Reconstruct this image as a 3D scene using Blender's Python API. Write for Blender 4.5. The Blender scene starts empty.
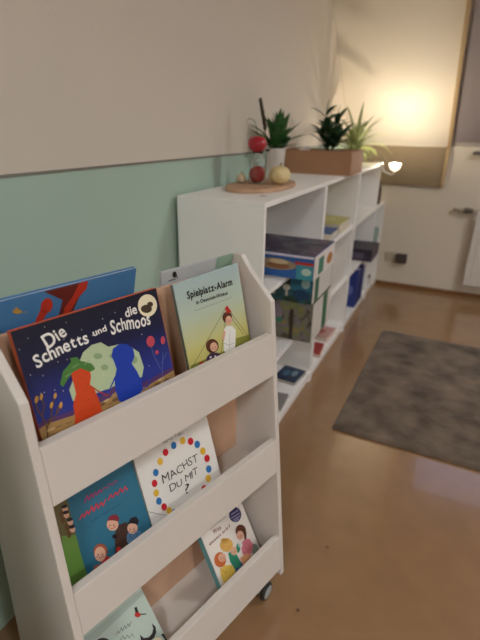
import bpy, bmesh, math, random
from mathutils import Vector, Matrix, noise
random.seed(11)
LX, LY, LAMP_E, LAMP_C = 3.2, -0.65, 44.0, 'f9fcff'
LX2, LY2, LAMP_E2 = 2.5, 2.3, 33.0
LX3, LY3, LAMP_E3 = 1.3, -1.5, 39.0
CUPH = 1.23
LPX, LPY, LAMP_W = 0.475, 3.76, 11.0
GLOW = 2.0
WORLD_E, EXPO = 1.8, 0.31
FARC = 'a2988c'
S = bpy.context.scene
COL = S.collection
PI = math.pi

# ------------------------------------------------------------------ materials
def lin(c):
    return c / 12.92 if c <= 0.04045 else ((c + 0.055) / 1.055) ** 2.4
def hexc(h):
    return tuple(lin(int(h[i:i + 2], 16) / 255) for i in (0, 2, 4)) + (1.0,)
MATS = {}
def mat(name, h, rough=0.5, metal=0.0, spec=0.5, trans=0.0, emit=None, estr=0.0, bump=0.0, bscale=200.0, vary=0.0, vscale=20.0, sss=0.0, coat=0.0, ior=1.45):
    if name in MATS:
        return MATS[name]
    m = bpy.data.materials.new(name); m.use_nodes = True
    nt = m.node_tree; b = nt.nodes['Principled BSDF']
    c = hexc(h)
    b.inputs['Base Color'].default_value = c
    b.inputs['Roughness'].default_value = rough
    b.inputs['Metallic'].default_value = metal
    b.inputs['Specular IOR Level'].default_value = spec
    b.inputs['Transmission Weight'].default_value = trans
    b.inputs['IOR'].default_value = ior
    b.inputs['Coat Weight'].default_value = coat
    if emit:
        b.inputs['Emission Color'].default_value = hexc(emit)
        b.inputs['Emission Strength'].default_value = estr
    if bump or vary:
        tc = nt.nodes.new('ShaderNodeTexCoord')
    if bump:
        n = nt.nodes.new('ShaderNodeTexNoise'); n.inputs['Scale'].default_value = bscale; n.inputs['Detail'].default_value = 3
        nt.links.new(tc.outputs['Object'], n.inputs['Vector'])
        bp = nt.nodes.new('ShaderNodeBump'); bp.inputs['Strength'].default_value = bump; bp.inputs['Distance'].default_value = 0.002
        nt.links.new(n.outputs['Fac'], bp.inputs['Height']); nt.links.new(bp.outputs['Normal'], b.inputs['Normal'])
    if vary:
        n = nt.nodes.new('ShaderNodeTexNoise'); n.inputs['Scale'].default_value = vscale; n.inputs['Detail'].default_value = 4
        nt.links.new(tc.outputs['Object'], n.inputs['Vector'])
        r = nt.nodes.new('ShaderNodeMapRange'); r.inputs['From Min'].default_value = 0.3; r.inputs['From Max'].default_value = 0.7
        r.inputs['To Min'].default_value = 1 - vary; r.inputs['To Max'].default_value = 1 + vary
        nt.links.new(n.outputs['Fac'], r.inputs['Value'])
        mx = nt.nodes.new('ShaderNodeMix'); mx.data_type = 'RGBA'; mx.blend_type = 'MULTIPLY'; mx.inputs['Factor'].default_value = 1.0
        mx.inputs['A'].default_value = c
        nt.links.new(r.outputs['Result'], mx.inputs['B']); nt.links.new(mx.outputs['Result'], b.inputs['Base Color'])
    MATS[name] = m
    return m

def ramp_mat(name, stops, axis, lo, hi, rough=0.4):
    """printed colour gradient along one local axis"""
    m = bpy.data.materials.new(name); m.use_nodes = True
    nt = m.node_tree; b = nt.nodes['Principled BSDF']; b.inputs['Roughness'].default_value = rough
    tc = nt.nodes.new('ShaderNodeTexCoord'); sp = nt.nodes.new('ShaderNodeSeparateXYZ')
    mr = nt.nodes.new('ShaderNodeMapRange'); mr.inputs['From Min'].default_value = lo; mr.inputs['From Max'].default_value = hi
    cr = nt.nodes.new('ShaderNodeValToRGB')
    els = cr.color_ramp.elements
    while len(els) < len(stops): els.new(0.5)
    for e, (p_, h) in zip(els, stops):
        e.position = p_; e.color = hexc(h)
    nt.links.new(tc.outputs['Object'], sp.inputs['Vector']); nt.links.new(sp.outputs[axis], mr.inputs['Value'])
    nt.links.new(mr.outputs['Result'], cr.inputs['Fac']); nt.links.new(cr.outputs['Color'], b.inputs['Base Color'])
    MATS[name] = m
    return m

# ------------------------------------------------------------------ mesh helpers
class MB:
    def __init__(s): s.bm = bmesh.new()
    def quad(s, pts, mi=0):
        f = s.bm.faces.new([s.bm.verts.new(p) for p in pts]); f.material_index = mi; return f
    def box(s, x0, x1, y0, y1, z0, z1, bev=0.0, mi=0, M=None, seg=2):
        b = bmesh.new()
        v = [b.verts.new((x, y, z)) for x in (x0, x1) for y in (y0, y1) for z in (z0, z1)]
        for f in ((0, 1, 3, 2), (4, 6, 7, 5), (0, 4, 5, 1), (2, 3, 7, 6), (0, 2, 6, 4), (1, 5, 7, 3)):
            b.faces.new([v[i] for i in f])
        s._fin(b, bev, mi, M, seg); return s
    def prism(s, poly, a0, a1, axis=1, bev=0.0, mi=0, M=None, seg=2):
        """poly of 2-D points in the two remaining axes, extruded along axis from a0 to a1"""
        b = bmesh.new()
        def P(q, a):
            l = list(q); l.insert(axis, a); return l
        A = [b.verts.new(P(q, a0)) for q in poly]; B = [b.verts.new(P(q, a1)) for q in poly]
        b.faces.new(A); b.faces.new(B[::-1])
        n = len(poly)
        for i in range(n):
            b.faces.new([A[i], B[i], B[(i + 1) % n], A[(i + 1) % n]])
        bmesh.ops.recalc_face_normals(b, faces=b.faces)
        s._fin(b, bev, mi, M, seg); return s
    def _fin(s, b, bev, mi, M, seg=2):
        if bev:
            bmesh.ops.bevel(b, geom=b.edges[:], offset=bev, segments=seg, profile=0.5, affect='EDGES', clamp_overlap=True)
        bmesh.ops.recalc_face_normals(b, faces=b.faces)
        for f in b.faces: f.material_index = mi
        if M is not None: bmesh.ops.transform(b, matrix=M, verts=b.verts)
        me = bpy.data.meshes.new('tmp'); b.to_mesh(me); b.free(); s.bm.from_mesh(me); bpy.data.meshes.remove(me)
    def lathe(s, prof, n=32, mi=0, M=None, close=False):
        b = bmesh.new(); rings = []
        for (r, z) in prof:
            rings.append([b.verts.new((max(r, 1e-5) * math.cos(2 * PI * i / n), max(r, 1e-5) * math.sin(2 * PI * i / n), z)) for i in range(n)])
        for A, B in zip(rings, rings[1:]):
            for i in range(n):
                b.faces.new([A[i], A[(i + 1) % n], B[(i + 1) % n], B[i]])
        if close:
            A, B = rings[-1], rings[0]
            for i in range(n): b.faces.new([A[i], A[(i + 1) % n], B[(i + 1) % n], B[i]])
        bmesh.ops.remove_doubles(b, verts=b.verts, dist=1e-4)
        for f in b.faces: f.smooth = True
        s._fin(b, 0, mi, M); return s
    def tube(s, pts, r, n=10, mi=0, taper=None):
        b = bmesh.new(); rings = []
        pts = [Vector(p) for p in pts]
        for i, p in enumerate(pts):
            t = (pts[min(i + 1, len(pts) - 1)] - pts[max(i - 1, 0)]).normalized()
            a = t.orthogonal().normalized() if i == 0 else (rings_a - t * rings_a.dot(t)).normalized()
            rings_a = a; c = t.cross(a)
            rr = r if taper is None else r + (taper - r) * i / (len(pts) - 1)
            rings.append([b.verts.new(p + (a * math.cos(2 * PI * k / n) + c * math.sin(2 * PI * k / n)) * rr) for k in range(n)])
        for A, B in zip(rings, rings[1:]):
            for k in range(n): b.faces.new([A[k], A[(k + 1) % n], B[(k + 1) % n], B[k]])
        b.faces.new(rings[0][::-1]); b.faces.new(rings[-1])
        for f in b.faces: f.smooth = True
        s._fin(b, 0, mi, None); return s
    def ball(s, c, r, sx=1, sy=1, sz=1, mi=0, n=24, fn=None):
        b = bmesh.new(); bmesh.ops.create_uvsphere(b, u_segments=n, v_segments=n // 2, radius=1)
        for v in b.verts:
            k = fn(v.co) if fn else 1.0
            v.co = Vector((v.co.x * sx, v.co.y * sy, v.co.z * sz)) * r * k + Vector(c)
        for f in b.faces: f.smooth = True
        s._fin(b, 0, mi, None); return s
    def leaf(s, p0, d, L, w, droop, mi=0, n=7, fold=0.25, twist=0.0):
        """a blade: curved strip with a folded mid rib"""
        p = Vector(p0); d = Vector(d).normalized(); prev = None
        for i in range(n + 1):
            t = i / n
            side = d.cross(Vector((0, 0, 1)))
            side = side.normalized() if side.length > 1e-3 else Vector((1, 0, 0))
            up = side.cross(d).normalized()
            if twist: side = (side * math.cos(twist) + up * math.sin(twist)); up = side.cross(d).normalized()
            ww = w * (math.sin(PI * (0.12 + 0.88 * t)) ** 0.8) * 0.5 + 0.0006
            row = [s.bm.verts.new(p - side * ww + up * ww * fold), s.bm.verts.new(p), s.bm.verts.new(p + side * ww + up * ww * fold)]
            if prev:
                for k in (0, 1):
                    f = s.bm.faces.new([prev[k], prev[k + 1], row[k + 1], row[k]]); f.material_index = mi; f.smooth = True
            prev = row
            p = p + d * (L / n)
            d = (d + Vector((0, 0, -droop / n))).normalized()
        return s
    def build(s, name, mats, parent=None, loc=None):
        me = bpy.data.meshes.new(name); s.bm.to_mesh(me); s.bm.free()
        for m in (mats if isinstance(mats, (list, tuple)) else [mats]): me.materials.append(m)
        o = bpy.data.objects.new(name, me); COL.objects.link(o)
        if parent is not None: o.parent = parent
        if loc is not None: o.location = loc
        return o

def tag(o, label, cat, group=None):
    o['label'] = label; o['category'] = cat
    if group: o['group'] = group
    return o
def thing(name, label, cat, M=None, loc=(0, 0, 0), rz=0.0, group=None):
    o = bpy.data.objects.new(name, None); COL.objects.link(o); o.empty_display_size = 0.05
    if M is not None: o.matrix_world = M
    else:
        o.location = loc; o.rotation_euler = (0, 0, rz)
    return tag(o, label, cat, group)
def struct(o, label=None):
    o['kind'] = 'structure'
    if label: o['label'] = label
    return o
def copy_tree(o, parent=None):
    c = o.copy(); COL.objects.link(c)
    if parent is not None: c.parent = parent
    for ch in list(o.children): copy_tree(ch, c)
    return c

# ------------------------------------------------------------------ lettering
GL = {}
def glyph(ch, off):
    k = (ch, off)
    if k not in GL:
        cu = bpy.data.curves.new('glyph', 'FONT'); cu.body = ch; cu.size = 1.0; cu.offset = off; cu.resolution_u = 3
        ob = bpy.data.objects.new('glyph', cu); COL.objects.link(ob)
        dg = bpy.context.evaluated_depsgraph_get()
        me = bpy.data.meshes.new_from_object(ob.evaluated_get(dg))
        vs = [v.co.copy() for v in me.vertices]; fs = [tuple(p.vertices) for p in me.polygons]
        bpy.data.objects.remove(ob); bpy.data.curves.remove(cu); bpy.data.meshes.remove(me)
        x0 = min(v.x for v in vs); x1 = max(v.x for v in vs)
        GL[k] = ([(v.x - x0, v.y) for v in vs], fs, x1 - x0)
    return GL[k]
CAPH = 0.70
def lettering(txt, W, H, style):
    off = {'bold': 0.028 if H > .012 else 0.014, 'brush': 0.020, 'hand': -0.006, 'plain': 0.0}[style]
    jit = {'bold': 0, 'brush': 0.05, 'hand': 0.07, 'plain': 0}[style]
    rnd = random.Random(len(txt) * 7 + ord(txt[0]))
    cur = 0.0; parts = []
    for ch in txt:
        if ch == ' ':
            cur += 0.3; continue
        vs, fs, w = glyph(ch, off)
        parts.append((cur, vs, fs, w, rnd.uniform(-jit, jit), rnd.uniform(-jit, jit) * 2.0, 1 + rnd.uniform(-jit, jit) * 1.6)); cur += w + 0.075
    tot = cur - 0.075; sx = W / tot; sy = H / CAPH
    if style == 'brush' and not any(c.isupper() for c in txt): sy = H / 0.72
    V, F = [], []
    for (cx, vs, fs, w, dy, rot, sc) in parts:
        b = len(V); c_, s_ = math.cos(rot), math.sin(rot)
        for (x, y) in vs:
            xx = x - w / 2; yy = y - 0.35
            xr = (xx * c_ - yy * s_) * sc + w / 2; yr = (xx * s_ + yy * c_) * sc + 0.35 + dy
            V.append(((cx + xr) * sx, yr * sy))
        F += [tuple(b + i for i in f) for f in fs]
    return V, F

# ------------------------------------------------------------------ printed colours
PAL = dict(navy='14142a', navy2='17193c', navy3='24358c', moonglow='b9c9a0', moonspot='93ab80', purple='5b3a6b', tan='b08a55', tandk='7d5d38',
 tanlt='d2b27e', orange='d2481e', orangedk='b03a18', leaf='4d7f3c', blue='1f3fa8', bush='6b4a2c', gold='c89a44', stem='5d6aa0', pink='c24a5a',
 white='f2eee6', cream='f3e6c4', shade='4a3a2c', ink='23211f', greytxt='6e6a66', rope='55502f', grassdk='8c8a3c', red='c02f27', hairbrown='5f3320',
 skin='e5b294', plaid='4b3550', olive='6d6440', grass='6f9a45', hairdk='2a2126', magenta='b23a6e', coral='cf4258', bluedk='24486e', earth='5b4332',
 browncoat='4b342c', caped='8c2f3a', bluecoat='5f86a8', hairred='a5563a', doty='e3b53a', dotr='c8202e', dotb='2f74b0', navybadge='232452', lilac='b9b3d2',
 maroon='7a2f2b', hat='dfae5c', hairor='cc6a36', yellow='e6c65a', green='2f8a6c', jeans='3a5a86', rose='d57a86', peach='e0a070', greygreen='8a9a8c',
 mintgrey='a9b8ac', reddk='6e2a22', red2='c43a26', greentag='8fae97')
ramp_mat('print_nightgrad', [(0.0, '2c3f9c'), (0.45, '25348a'), (0.72, '171a3e'), (1.0, '121326')], 'Y', 0.0, 0.27, rough=0.36)
def pm(k):
    if k == 'nightgrad': return MATS['print_nightgrad']
    return mat('print_' + k, PAL[k], rough=0.38)

ART={
 'schnetts':[
  ('P','nightgrad',0,[(1.2,1.2),(288.8,1.2),(288.8,268.8),(1.2,268.8)]),
  ('P','moonglow',3,[(66.2,143.5),(88.3,173.0),(107.2,197.4),(126.2,204.9),(144.9,203.6),(157.1,190.8),(180.7,187.9),(202.6,175.3),(217.5,158.7),(220.6,126.5),(211.8,110.2),(176.4,108.9),(129.4,117.0),(91.7,118.5),(67.3,122.0)]),
  ('P','moonspot',4,[(141.2,178.3),(140.0,176.5),(137.7,175.4),(134.7,175.3),(131.3,176.1),(128.2,177.6),(125.8,179.7),(124.5,182.1),(124.4,184.3),(125.6,186.0),(127.8,187.1),(130.8,187.3),(134.1,186.5),(137.3,185.0),(139.7,182.9),(141.1,180.5)]),
  ('P','moonspot',4,[(121.9,163.8),(120.6,162.0),(118.1,161.1),(114.7,161.2),(110.9,162.2),(107.4,164.0),(104.7,166.3),(103.1,168.7),(103.0,170.9),(104.2,172.6),(106.7,173.5),(110.0,173.5),(113.7,172.5),(117.3,170.8),(120.1,168.5),(121.7,166.0)]),
  ('P','moonspot',4,[(147.3,154.2),(146.2,152.3),(144.2,151.2),(141.6,150.9),(138.7,151.6),(136.1,153.0),(134.1,155.0),(133.0,157.3),(133.1,159.5),(134.1,161.4),(136.1,162.5),(138.7,162.8),(141.6,162.2),(144.2,160.7),(146.2,158.7),(147.3,156.4)]),
  ('P','moonspot',4,[(210.5,145.8),(209.3,143.3),(207.3,141.5),(204.8,140.7),(202.2,141.1),(199.9,142.6),(198.3,144.8),(197.5,147.6),(197.7,150.4),(198.9,152.9),(200.9,154.7),(203.4,155.5),(205.9,155.1),(208.2,153.7),(209.9,151.4),(210.7,148.7)]),
  ('P','moonspot',4,[(165.9,169.4),(165.0,168.0),(163.4,167.2),(161.2,167.0),(158.9,167.5),(156.7,168.6),(155.1,170.2),(154.2,172.0),(154.1,173.6),(155.0,175.0),(156.6,175.9),(158.7,176.1),(161.1,175.6),(163.2,174.5),(164.9,172.9),(165.9,171.1)]),
  ('P','purple',3,[(0.8,107.4),(13.3,109.9),(59.0,104.5),(70.6,107.7),(126.7,107.0),(144.7,114.4),(208.0,96.0),(231.2,97.0),(289.2,101.6),(289.2,0.8),(131.1,0.8),(0.8,30.3)]),
  ('P','tan',4,[(0.8,101.7),(15.0,104.3),(60.8,98.0),(72.6,101.8),(132.0,97.2),(150.4,105.2),(214.9,87.6),(233.9,89.4),(289.2,94.1),(289.2,0.8),(131.1,0.8),(0.8,30.3)]),
  ('P','tandk',5,[(34.3,78.8),(33.8,77.2),(31.9,75.9),(28.8,75.0),(25.2,74.7),(21.4,75.0),(18.2,75.9),(15.9,77.2),(14.9,78.8),(15.4,80.3),(17.3,81.7),(20.3,82.5),(23.9,82.9),(27.7,82.6),(31.0,81.7),(33.3,80.4)]),
  ('P','tandk',5,[(125.2,93.6),(124.7,92.2),(122.8,90.9),(119.7,90.1),(116.0,89.8),(112.2,90.0),(108.8,90.8),(106.5,92.0),(105.5,93.3),(106.0,94.7),(107.9,95.9),(110.9,96.8),(114.6,97.1),(118.4,96.9),(121.7,96.2),(124.1,95.0)]),
  ('P','tandk',5,[(155.5,91.0),(155.1,89.6),(153.4,88.3),(150.7,87.5),(147.3,87.2),(143.9,87.4),(140.8,88.2),(138.7,89.4),(137.7,90.8),(138.1,92.3),(139.7,93.5),(142.4,94.4),(145.8,94.7),(149.2,94.4),(152.3,93.7),(154.5,92.5)]),
  ('P','tandk',5,[(144.3,78.8),(143.5,77.7),(140.8,76.7),(136.7,76.0),(131.7,75.8),(126.7,76.1),(122.4,76.7),(119.4,77.7),(118.2,78.8),(119.0,79.9),(121.5,80.9),(125.6,81.6),(130.5,81.8),(135.6,81.6),(140.0,81.0),(143.0,80.0)]),
  ('P','tandk',5,[(251.9,82.3),(251.4,81.1),(249.4,80.0),(246.2,79.3),(242.3,79.0),(238.3,79.3),(234.8,80.0),(232.3,81.0),(231.3,82.3),(231.7,83.5),(233.7,84.6),(236.8,85.3),(240.7,85.5),(244.7,85.3),(248.3,84.6),(250.8,83.6)]),
  ('P','tandk',5,[(104.9,86.5),(104.6,85.4),(103.3,84.5),(101.1,83.8),(98.5,83.6),(95.9,83.8),(93.6,84.4),(91.9,85.3),(91.2,86.4),(91.5,87.6),(92.8,88.5),(94.9,89.1),(97.5,89.4),(100.1,89.2),(102.5,88.6),(104.2,87.7)]),
  ('P','tandk',5,[(272.6,80.8),(272.3,79.6),(271.1,78.5),(268.9,77.7),(266.2,77.5),(263.5,77.7),(261.0,78.5),(259.2,79.5),(258.3,80.8),(258.5,82.1),(259.8,83.1),(261.9,83.9),(264.5,84.1),(267.3,83.9),(269.8,83.2),(271.7,82.1)]),
  ('P','tandk',5,[(227.4,74.7),(227.2,73.5),(226.0,72.4),(224.0,71.7),(221.5,71.5),(218.9,71.8),(216.5,72.5),(214.9,73.5),(214.1,74.8),(214.3,76.0),(215.5,77.0),(217.5,77.7),(219.9,78.0),(222.6,77.7),(224.9,77.0),(226.6,76.0)]),
  ('P','tanlt',6,[(25.5,92.4),(25.1,91.4),(23.7,90.5),(21.4,89.9),(18.7,89.7),(15.9,89.8),(13.5,90.4),(11.9,91.2),(11.2,92.3),(11.6,93.3),(13.0,94.2),(15.2,94.8),(17.9,95.0),(20.7,94.9),(23.1,94.3),(24.8,93.5)]),
  ('P','tanlt',6,[(135.2,96.9),(134.8,96.0),(133.3,95.3),(131.1,94.8),(128.4,94.6),(125.6,94.7),(123.2,95.2),(121.5,95.9),(120.8,96.7),(121.2,97.5),(122.6,98.3),(124.8,98.8),(127.5,99.0),(130.3,98.9),(132.7,98.4),(134.4,97.7)]),
  ('P','tanlt',6,[(261.5,88.4),(261.1,87.5),(259.3,86.7),(256.6,86.1),(253.3,85.9),(249.9,86.1),(247.0,86.6),(244.9,87.4),(244.0,88.3),(244.5,89.2),(246.1,90.0),(248.8,90.6),(252.1,90.8),(255.5,90.7),(258.5,90.2),(260.6,89.4)]),
  ('P','orange',7,[(57.2,76.8),(63.6,95.2),(65.6,115.6),(75.9,132.4),(76.5,153.2),(76.2,167.3),(85.3,174.8),(99.3,173.7),(111.5,164.1),(110.0,150.4),(104.5,138.3),(109.5,129.0),(113.3,109.1),(114.8,77.3),(108.8,69.6),(82.7,71.6)]),
  ('P','leaf',8,[(53.3,159.2),(64.1,178.8),(82.1,189.1),(81.3,196.3),(94.0,193.8),(98.8,185.1),(117.5,172.6),(121.0,160.5),(110.3,159.6),(95.3,172.4),(80.7,171.0),(67.8,162.3),(57.0,152.9)]),
  ('P','orangedk',7,[(104.4,134.0),(117.5,117.0),(119.2,118.4),(106.2,135.3)]),
  ('P','orangedk',7,[(116.9,117.7),(132.1,103.4),(133.6,105.0),(118.4,119.3)]),
  ('P','blue',7,[(151.5,84.9),(149.6,108.6),(153.6,129.5),(162.5,144.7),(161.0,160.1),(158.5,172.1),(165.0,184.4),(180.9,188.6),(196.1,182.8),(206.5,170.2),(205.9,155.1),(195.9,143.5),(203.3,125.3),(208.3,103.8),(207.8,88.2),(195.9,77.3),(170.8,71.8)]),
  ('P','blue',7,[(155.4,133.6),(140.9,118.0),(142.8,116.2),(157.3,131.9)]),
  ('P','blue',7,[(141.8,119.0),(131.9,108.3),(133.8,106.6),(143.7,117.2)]),
  ('P','blue',7,[(204.8,84.2),(220.8,86.0),(220.6,88.0),(204.6,86.2)]),
  ('P','blue',7,[(220.7,86.0),(232.6,101.4),(231.0,102.7),(219.1,87.2)]),
  ('P','bush',6,[(8.5,69.2),(14.5,98.6),(12.4,99.0),(6.4,69.7)]),
  ('P','bush',6,[(14.5,97.8),(11.9,120.6),(9.8,120.3),(12.3,97.6)]),
  ('P','bush',6,[(12.1,119.7),(7.2,136.3),(5.1,135.7),(10.0,119.0)]),
  ('P','bush',6,[(13.9,97.1),(25.9,113.2),(24.2,114.5),(12.1,98.5)]),
  ('P','bush',6,[(25.6,112.5),(31.3,128.3),(29.2,129.0),(23.5,113.3)]),
  ('P','bush',6,[(11.6,118.9),(20.5,136.3),(18.6,137.3),(9.7,119.9)]),
  ('P','bush',6,[(20.5,135.9),(18.2,152.7),(16.1,152.4),(18.3,135.7)]),
  ('P','bush',6,[(14.9,99.8),(34.9,112.0),(33.7,113.9),(13.7,101.6)]),
  ('P','bush',6,[(34.5,111.6),(42.8,126.3),(40.9,127.4),(32.6,112.7)]),
  ('P','bush',6,[(7.3,134.8),(9.9,151.4),(7.7,151.8),(5.2,135.1)]),
  ('P','bush',6,[(29.1,121.0),(41.1,144.3),(39.1,145.3),(27.2,122.0)]),
  ('P','bush',6,[(33.9,111.4),(47.9,119.9),(46.7,121.8),(32.8,113.3)]),
  ('P','gold',7,[(12.5,148.8),(11.2,146.9),(9.8,145.5),(8.3,145.0),(7.1,145.2),(6.4,146.3),(6.1,148.1),(6.4,150.2),(7.3,152.4),(8.5,154.3),(10.0,155.6),(11.4,156.2),(12.6,155.9),(13.4,154.8),(13.6,153.1),(13.3,151.0)]),
  ('P','gold',7,[(20.5,150.1),(19.4,148.4),(18.1,147.1),(16.9,146.5),(15.9,146.7),(15.3,147.6),(15.1,149.2),(15.5,151.0),(16.3,153.0),(17.4,154.7),(18.6,156.0),(19.8,156.6),(20.8,156.4),(21.5,155.5),(21.6,154.0),(21.3,152.1)]),
  ('P','gold',7,[(32.5,129.9),(31.4,128.1),(30.1,126.9),(28.8,126.3),(27.8,126.5),(27.2,127.5),(27.0,129.0),(27.4,130.9),(28.2,132.9),(29.3,134.7),(30.6,135.9),(31.8,136.5),(32.9,136.3),(33.5,135.4),(33.7,133.8),(33.3,131.9)]),
  ('P','gold',7,[(42.6,142.6),(41.6,141.0),(40.4,139.9),(39.2,139.5),(38.2,139.7),(37.5,140.6),(37.3,142.0),(37.5,143.8),(38.2,145.6),(39.3,147.1),(40.5,148.2),(41.7,148.7),(42.7,148.5),(43.4,147.6),(43.6,146.1),(43.3,144.4)]),
  ('P','gold',7,[(47.5,123.2),(46.3,121.4),(45.0,120.1),(43.7,119.6),(42.7,119.8),(42.0,120.8),(41.8,122.3),(42.2,124.3),(43.0,126.3),(44.2,128.1),(45.5,129.4),(46.8,129.9),(47.8,129.7),(48.5,128.8),(48.6,127.2),(48.3,125.2)]),
  ('P','stem',6,[(256.3,84.1),(272.8,139.8),(271.3,140.2),(254.7,84.6)]),
  ('P','stem',6,[(258.8,108.1),(248.9,144.6),(247.4,144.1),(257.3,107.7)]),
  ('P','stem',6,[(249.0,143.6),(248.6,164.2),(247.0,164.2),(247.4,143.5)]),
  ('P','stem',6,[(262.8,117.9),(281.7,136.2),(280.6,137.3),(261.7,119.0)]),
  ('P','pink',7,[(258.1,167.4),(256.3,163.5),(253.4,160.7),(249.7,159.4),(245.9,159.8),(242.5,161.8),(240.1,165.2),(239.0,169.3),(239.4,173.6),(241.2,177.5),(244.1,180.3),(247.7,181.7),(251.5,181.3),(254.9,179.4),(257.4,176.0),(258.5,171.8)]),
  ('P','pink',7,[(283.5,161.4),(282.2,158.5),(280.4,156.2),(278.2,155.0),(276.0,155.1),(274.1,156.4),(272.8,158.7),(272.3,161.8),(272.7,165.0),(274.0,167.9),(275.8,170.2),(278.0,171.4),(280.2,171.3),(282.1,170.0),(283.4,167.7),(283.9,164.7)]),
  ('P','pink',7,[(262.2,143.0),(261.4,141.5),(260.1,140.4),(258.4,139.9),(256.7,140.2),(255.1,141.1),(253.9,142.5),(253.4,144.3),(253.5,146.1),(254.3,147.6),(255.6,148.7),(257.2,149.2),(259.0,148.9),(260.6,148.0),(261.7,146.6),(262.3,144.8)]),
  ('P','white',5,[(135.4,145.5),(134.8,145.0),(134.0,145.3),(133.7,146.2),(134.3,146.7),(135.2,146.3)]),
  ('P','white',5,[(175.1,93.1),(174.4,92.6),(173.5,93.0),(173.2,93.9),(173.9,94.4),(174.8,94.0)]),
  ('P','white',5,[(160.0,103.2),(159.4,102.6),(158.5,103.0),(158.2,103.9),(158.9,104.4),(159.8,104.1)]),
  ('P','white',5,[(6.7,237.9),(6.2,237.4),(5.5,237.6),(5.4,238.3),(5.8,238.8),(6.5,238.6)]),
  ('P','white',5,[(233.6,124.9),(232.9,124.4),(231.9,124.7),(231.6,125.7),(232.3,126.2),(233.3,125.9)]),
  ('P','white',5,[(244.3,221.1),(243.6,220.5),(242.6,220.8),(242.3,221.7),(243.0,222.3),(244.0,222.0)]),
  ('P','white',5,[(116.0,236.5),(115.4,236.0),(114.6,236.3),(114.4,237.0),(115.0,237.6),(115.8,237.3)]),
  ('P','white',5,[(121.6,179.8),(121.0,179.3),(120.2,179.6),(119.9,180.4),(120.5,180.9),(121.3,180.6)]),
  ('P','white',5,[(43.2,153.2),(42.7,152.7),(41.9,153.0),(41.8,153.8),(42.3,154.3),(43.0,154.0)]),
  ('P','white',5,[(200.9,225.6),(200.2,225.0),(199.3,225.3),(199.0,226.1),(199.6,226.7),(200.6,226.4)]),
  ('P','white',5,[(211.1,226.2),(210.4,225.6),(209.5,225.9),(209.2,226.8),(209.9,227.3),(210.8,227.1)]),
  ('P','white',5,[(160.1,243.3),(159.5,242.7),(158.6,243.0),(158.4,243.8),(159.0,244.3),(159.9,244.1)]),
  ('P','white',5,[(55.2,260.3),(54.7,259.7),(53.9,260.0),(53.8,260.7),(54.3,261.2),(55.0,261.0)]),
  ('P','white',5,[(236.0,81.0),(235.3,80.5),(234.2,80.9),(233.9,81.9),(234.6,82.4),(235.7,82.0)]),
  ('P','white',5,[(43.6,145.6),(43.1,145.1),(42.4,145.4),(42.2,146.2),(42.7,146.7),(43.4,146.4)]),
  ('P','white',5,[(116.0,164.1),(115.4,163.5),(114.6,163.9),(114.4,164.7),(115.0,165.2),(115.8,164.9)]),
  ('P','white',5,[(25.5,156.6),(25.0,156.1),(24.3,156.4),(24.2,157.2),(24.7,157.7),(25.4,157.4)]),
  ('P','white',5,[(144.2,101.8),(143.6,101.3),(142.7,101.6),(142.5,102.5),(143.1,103.0),(144.0,102.7)]),
  ('P','white',5,[(233.7,190.4),(233.0,189.8),(232.0,190.1),(231.7,191.0),(232.4,191.6),(233.4,191.3)]),
  ('P','white',5,[(92.5,256.7),(92.0,256.2),(91.2,256.4),(91.0,257.2),(91.6,257.7),(92.3,257.5)]),
  ('P','white',5,[(60.8,197.1),(60.3,196.6),(59.5,196.9),(59.3,197.7),(59.9,198.2),(60.6,197.9)]),
  ('P','white',5,[(81.2,237.2),(80.6,236.7),(79.9,237.0),(79.7,237.7),(80.2,238.2),(81.0,238.0)]),
  ('P','white',5,[(202.5,167.5),(201.8,166.9),(200.9,167.3),(200.6,168.1),(201.2,168.7),(202.2,168.4)]),
  ('P','white',5,[(69.1,213.8),(68.5,213.3),(67.8,213.6),(67.6,214.3),(68.1,214.8),(68.9,214.6)]),
  ('P','white',5,[(187.5,247.3),(186.9,246.7),(186.0,247.0),(185.7,247.8),(186.4,248.4),(187.3,248.1)]),
  ('P','white',5,[(272.4,229.8),(271.7,229.1),(270.6,229.4),(270.3,230.3),(271.0,230.9),(272.1,230.6)]),
  ('P','white',5,[(166.2,114.7),(165.6,114.2),(164.7,114.6),(164.4,115.5),(165.1,116.0),(166.0,115.6)]),
  ('P','white',5,[(77.1,195.2),(76.5,194.7),(75.7,195.0),(75.5,195.7),(76.1,196.2),(76.8,196.0)]),
  ('P','white',5,[(19.8,156.8),(19.3,156.3),(18.6,156.6),(18.4,157.4),(18.9,157.8),(19.6,157.6)]),
  ('P','white',5,[(31.0,184.0),(30.5,183.5),(29.8,183.8),(29.7,184.5),(30.2,185.0),(30.9,184.8)]),
  ('P','white',5,[(215.9,75.9),(215.2,75.4),(214.2,75.8),(213.9,76.7),(214.6,77.3),(215.6,76.9)]),
  ('P','white',5,[(80.9,230.1),(80.3,229.6),(79.6,229.9),(79.4,230.6),(79.9,231.1),(80.7,230.9)]),
  ('P','white',5,[(108.2,150.3),(107.6,149.8),(106.8,150.1),(106.6,151.0),(107.1,151.5),(108.0,151.2)]),
  ('P','white',5,[(12.3,192.5),(11.8,192.0),(11.1,192.3),(10.9,193.0),(11.4,193.5),(12.1,193.2)]),
  ('P','white',5,[(179.4,106.7),(178.7,106.1),(177.8,106.5),(177.5,107.4),(178.2,108.0),(179.1,107.6)]),
  ('P','white',5,[(24.4,250.8),(23.9,250.3),(23.3,250.5),(23.1,251.2),(23.6,251.7),(24.3,251.5)]),
  ('P','white',5,[(124.7,118.8),(124.0,118.2),(123.2,118.6),(123.0,119.5),(123.6,120.0),(124.4,119.6)]),
  ('P','white',5,[(56.8,146.2),(56.3,145.7),(55.5,146.0),(55.3,146.8),(55.9,147.3),(56.6,147.0)]),
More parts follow.
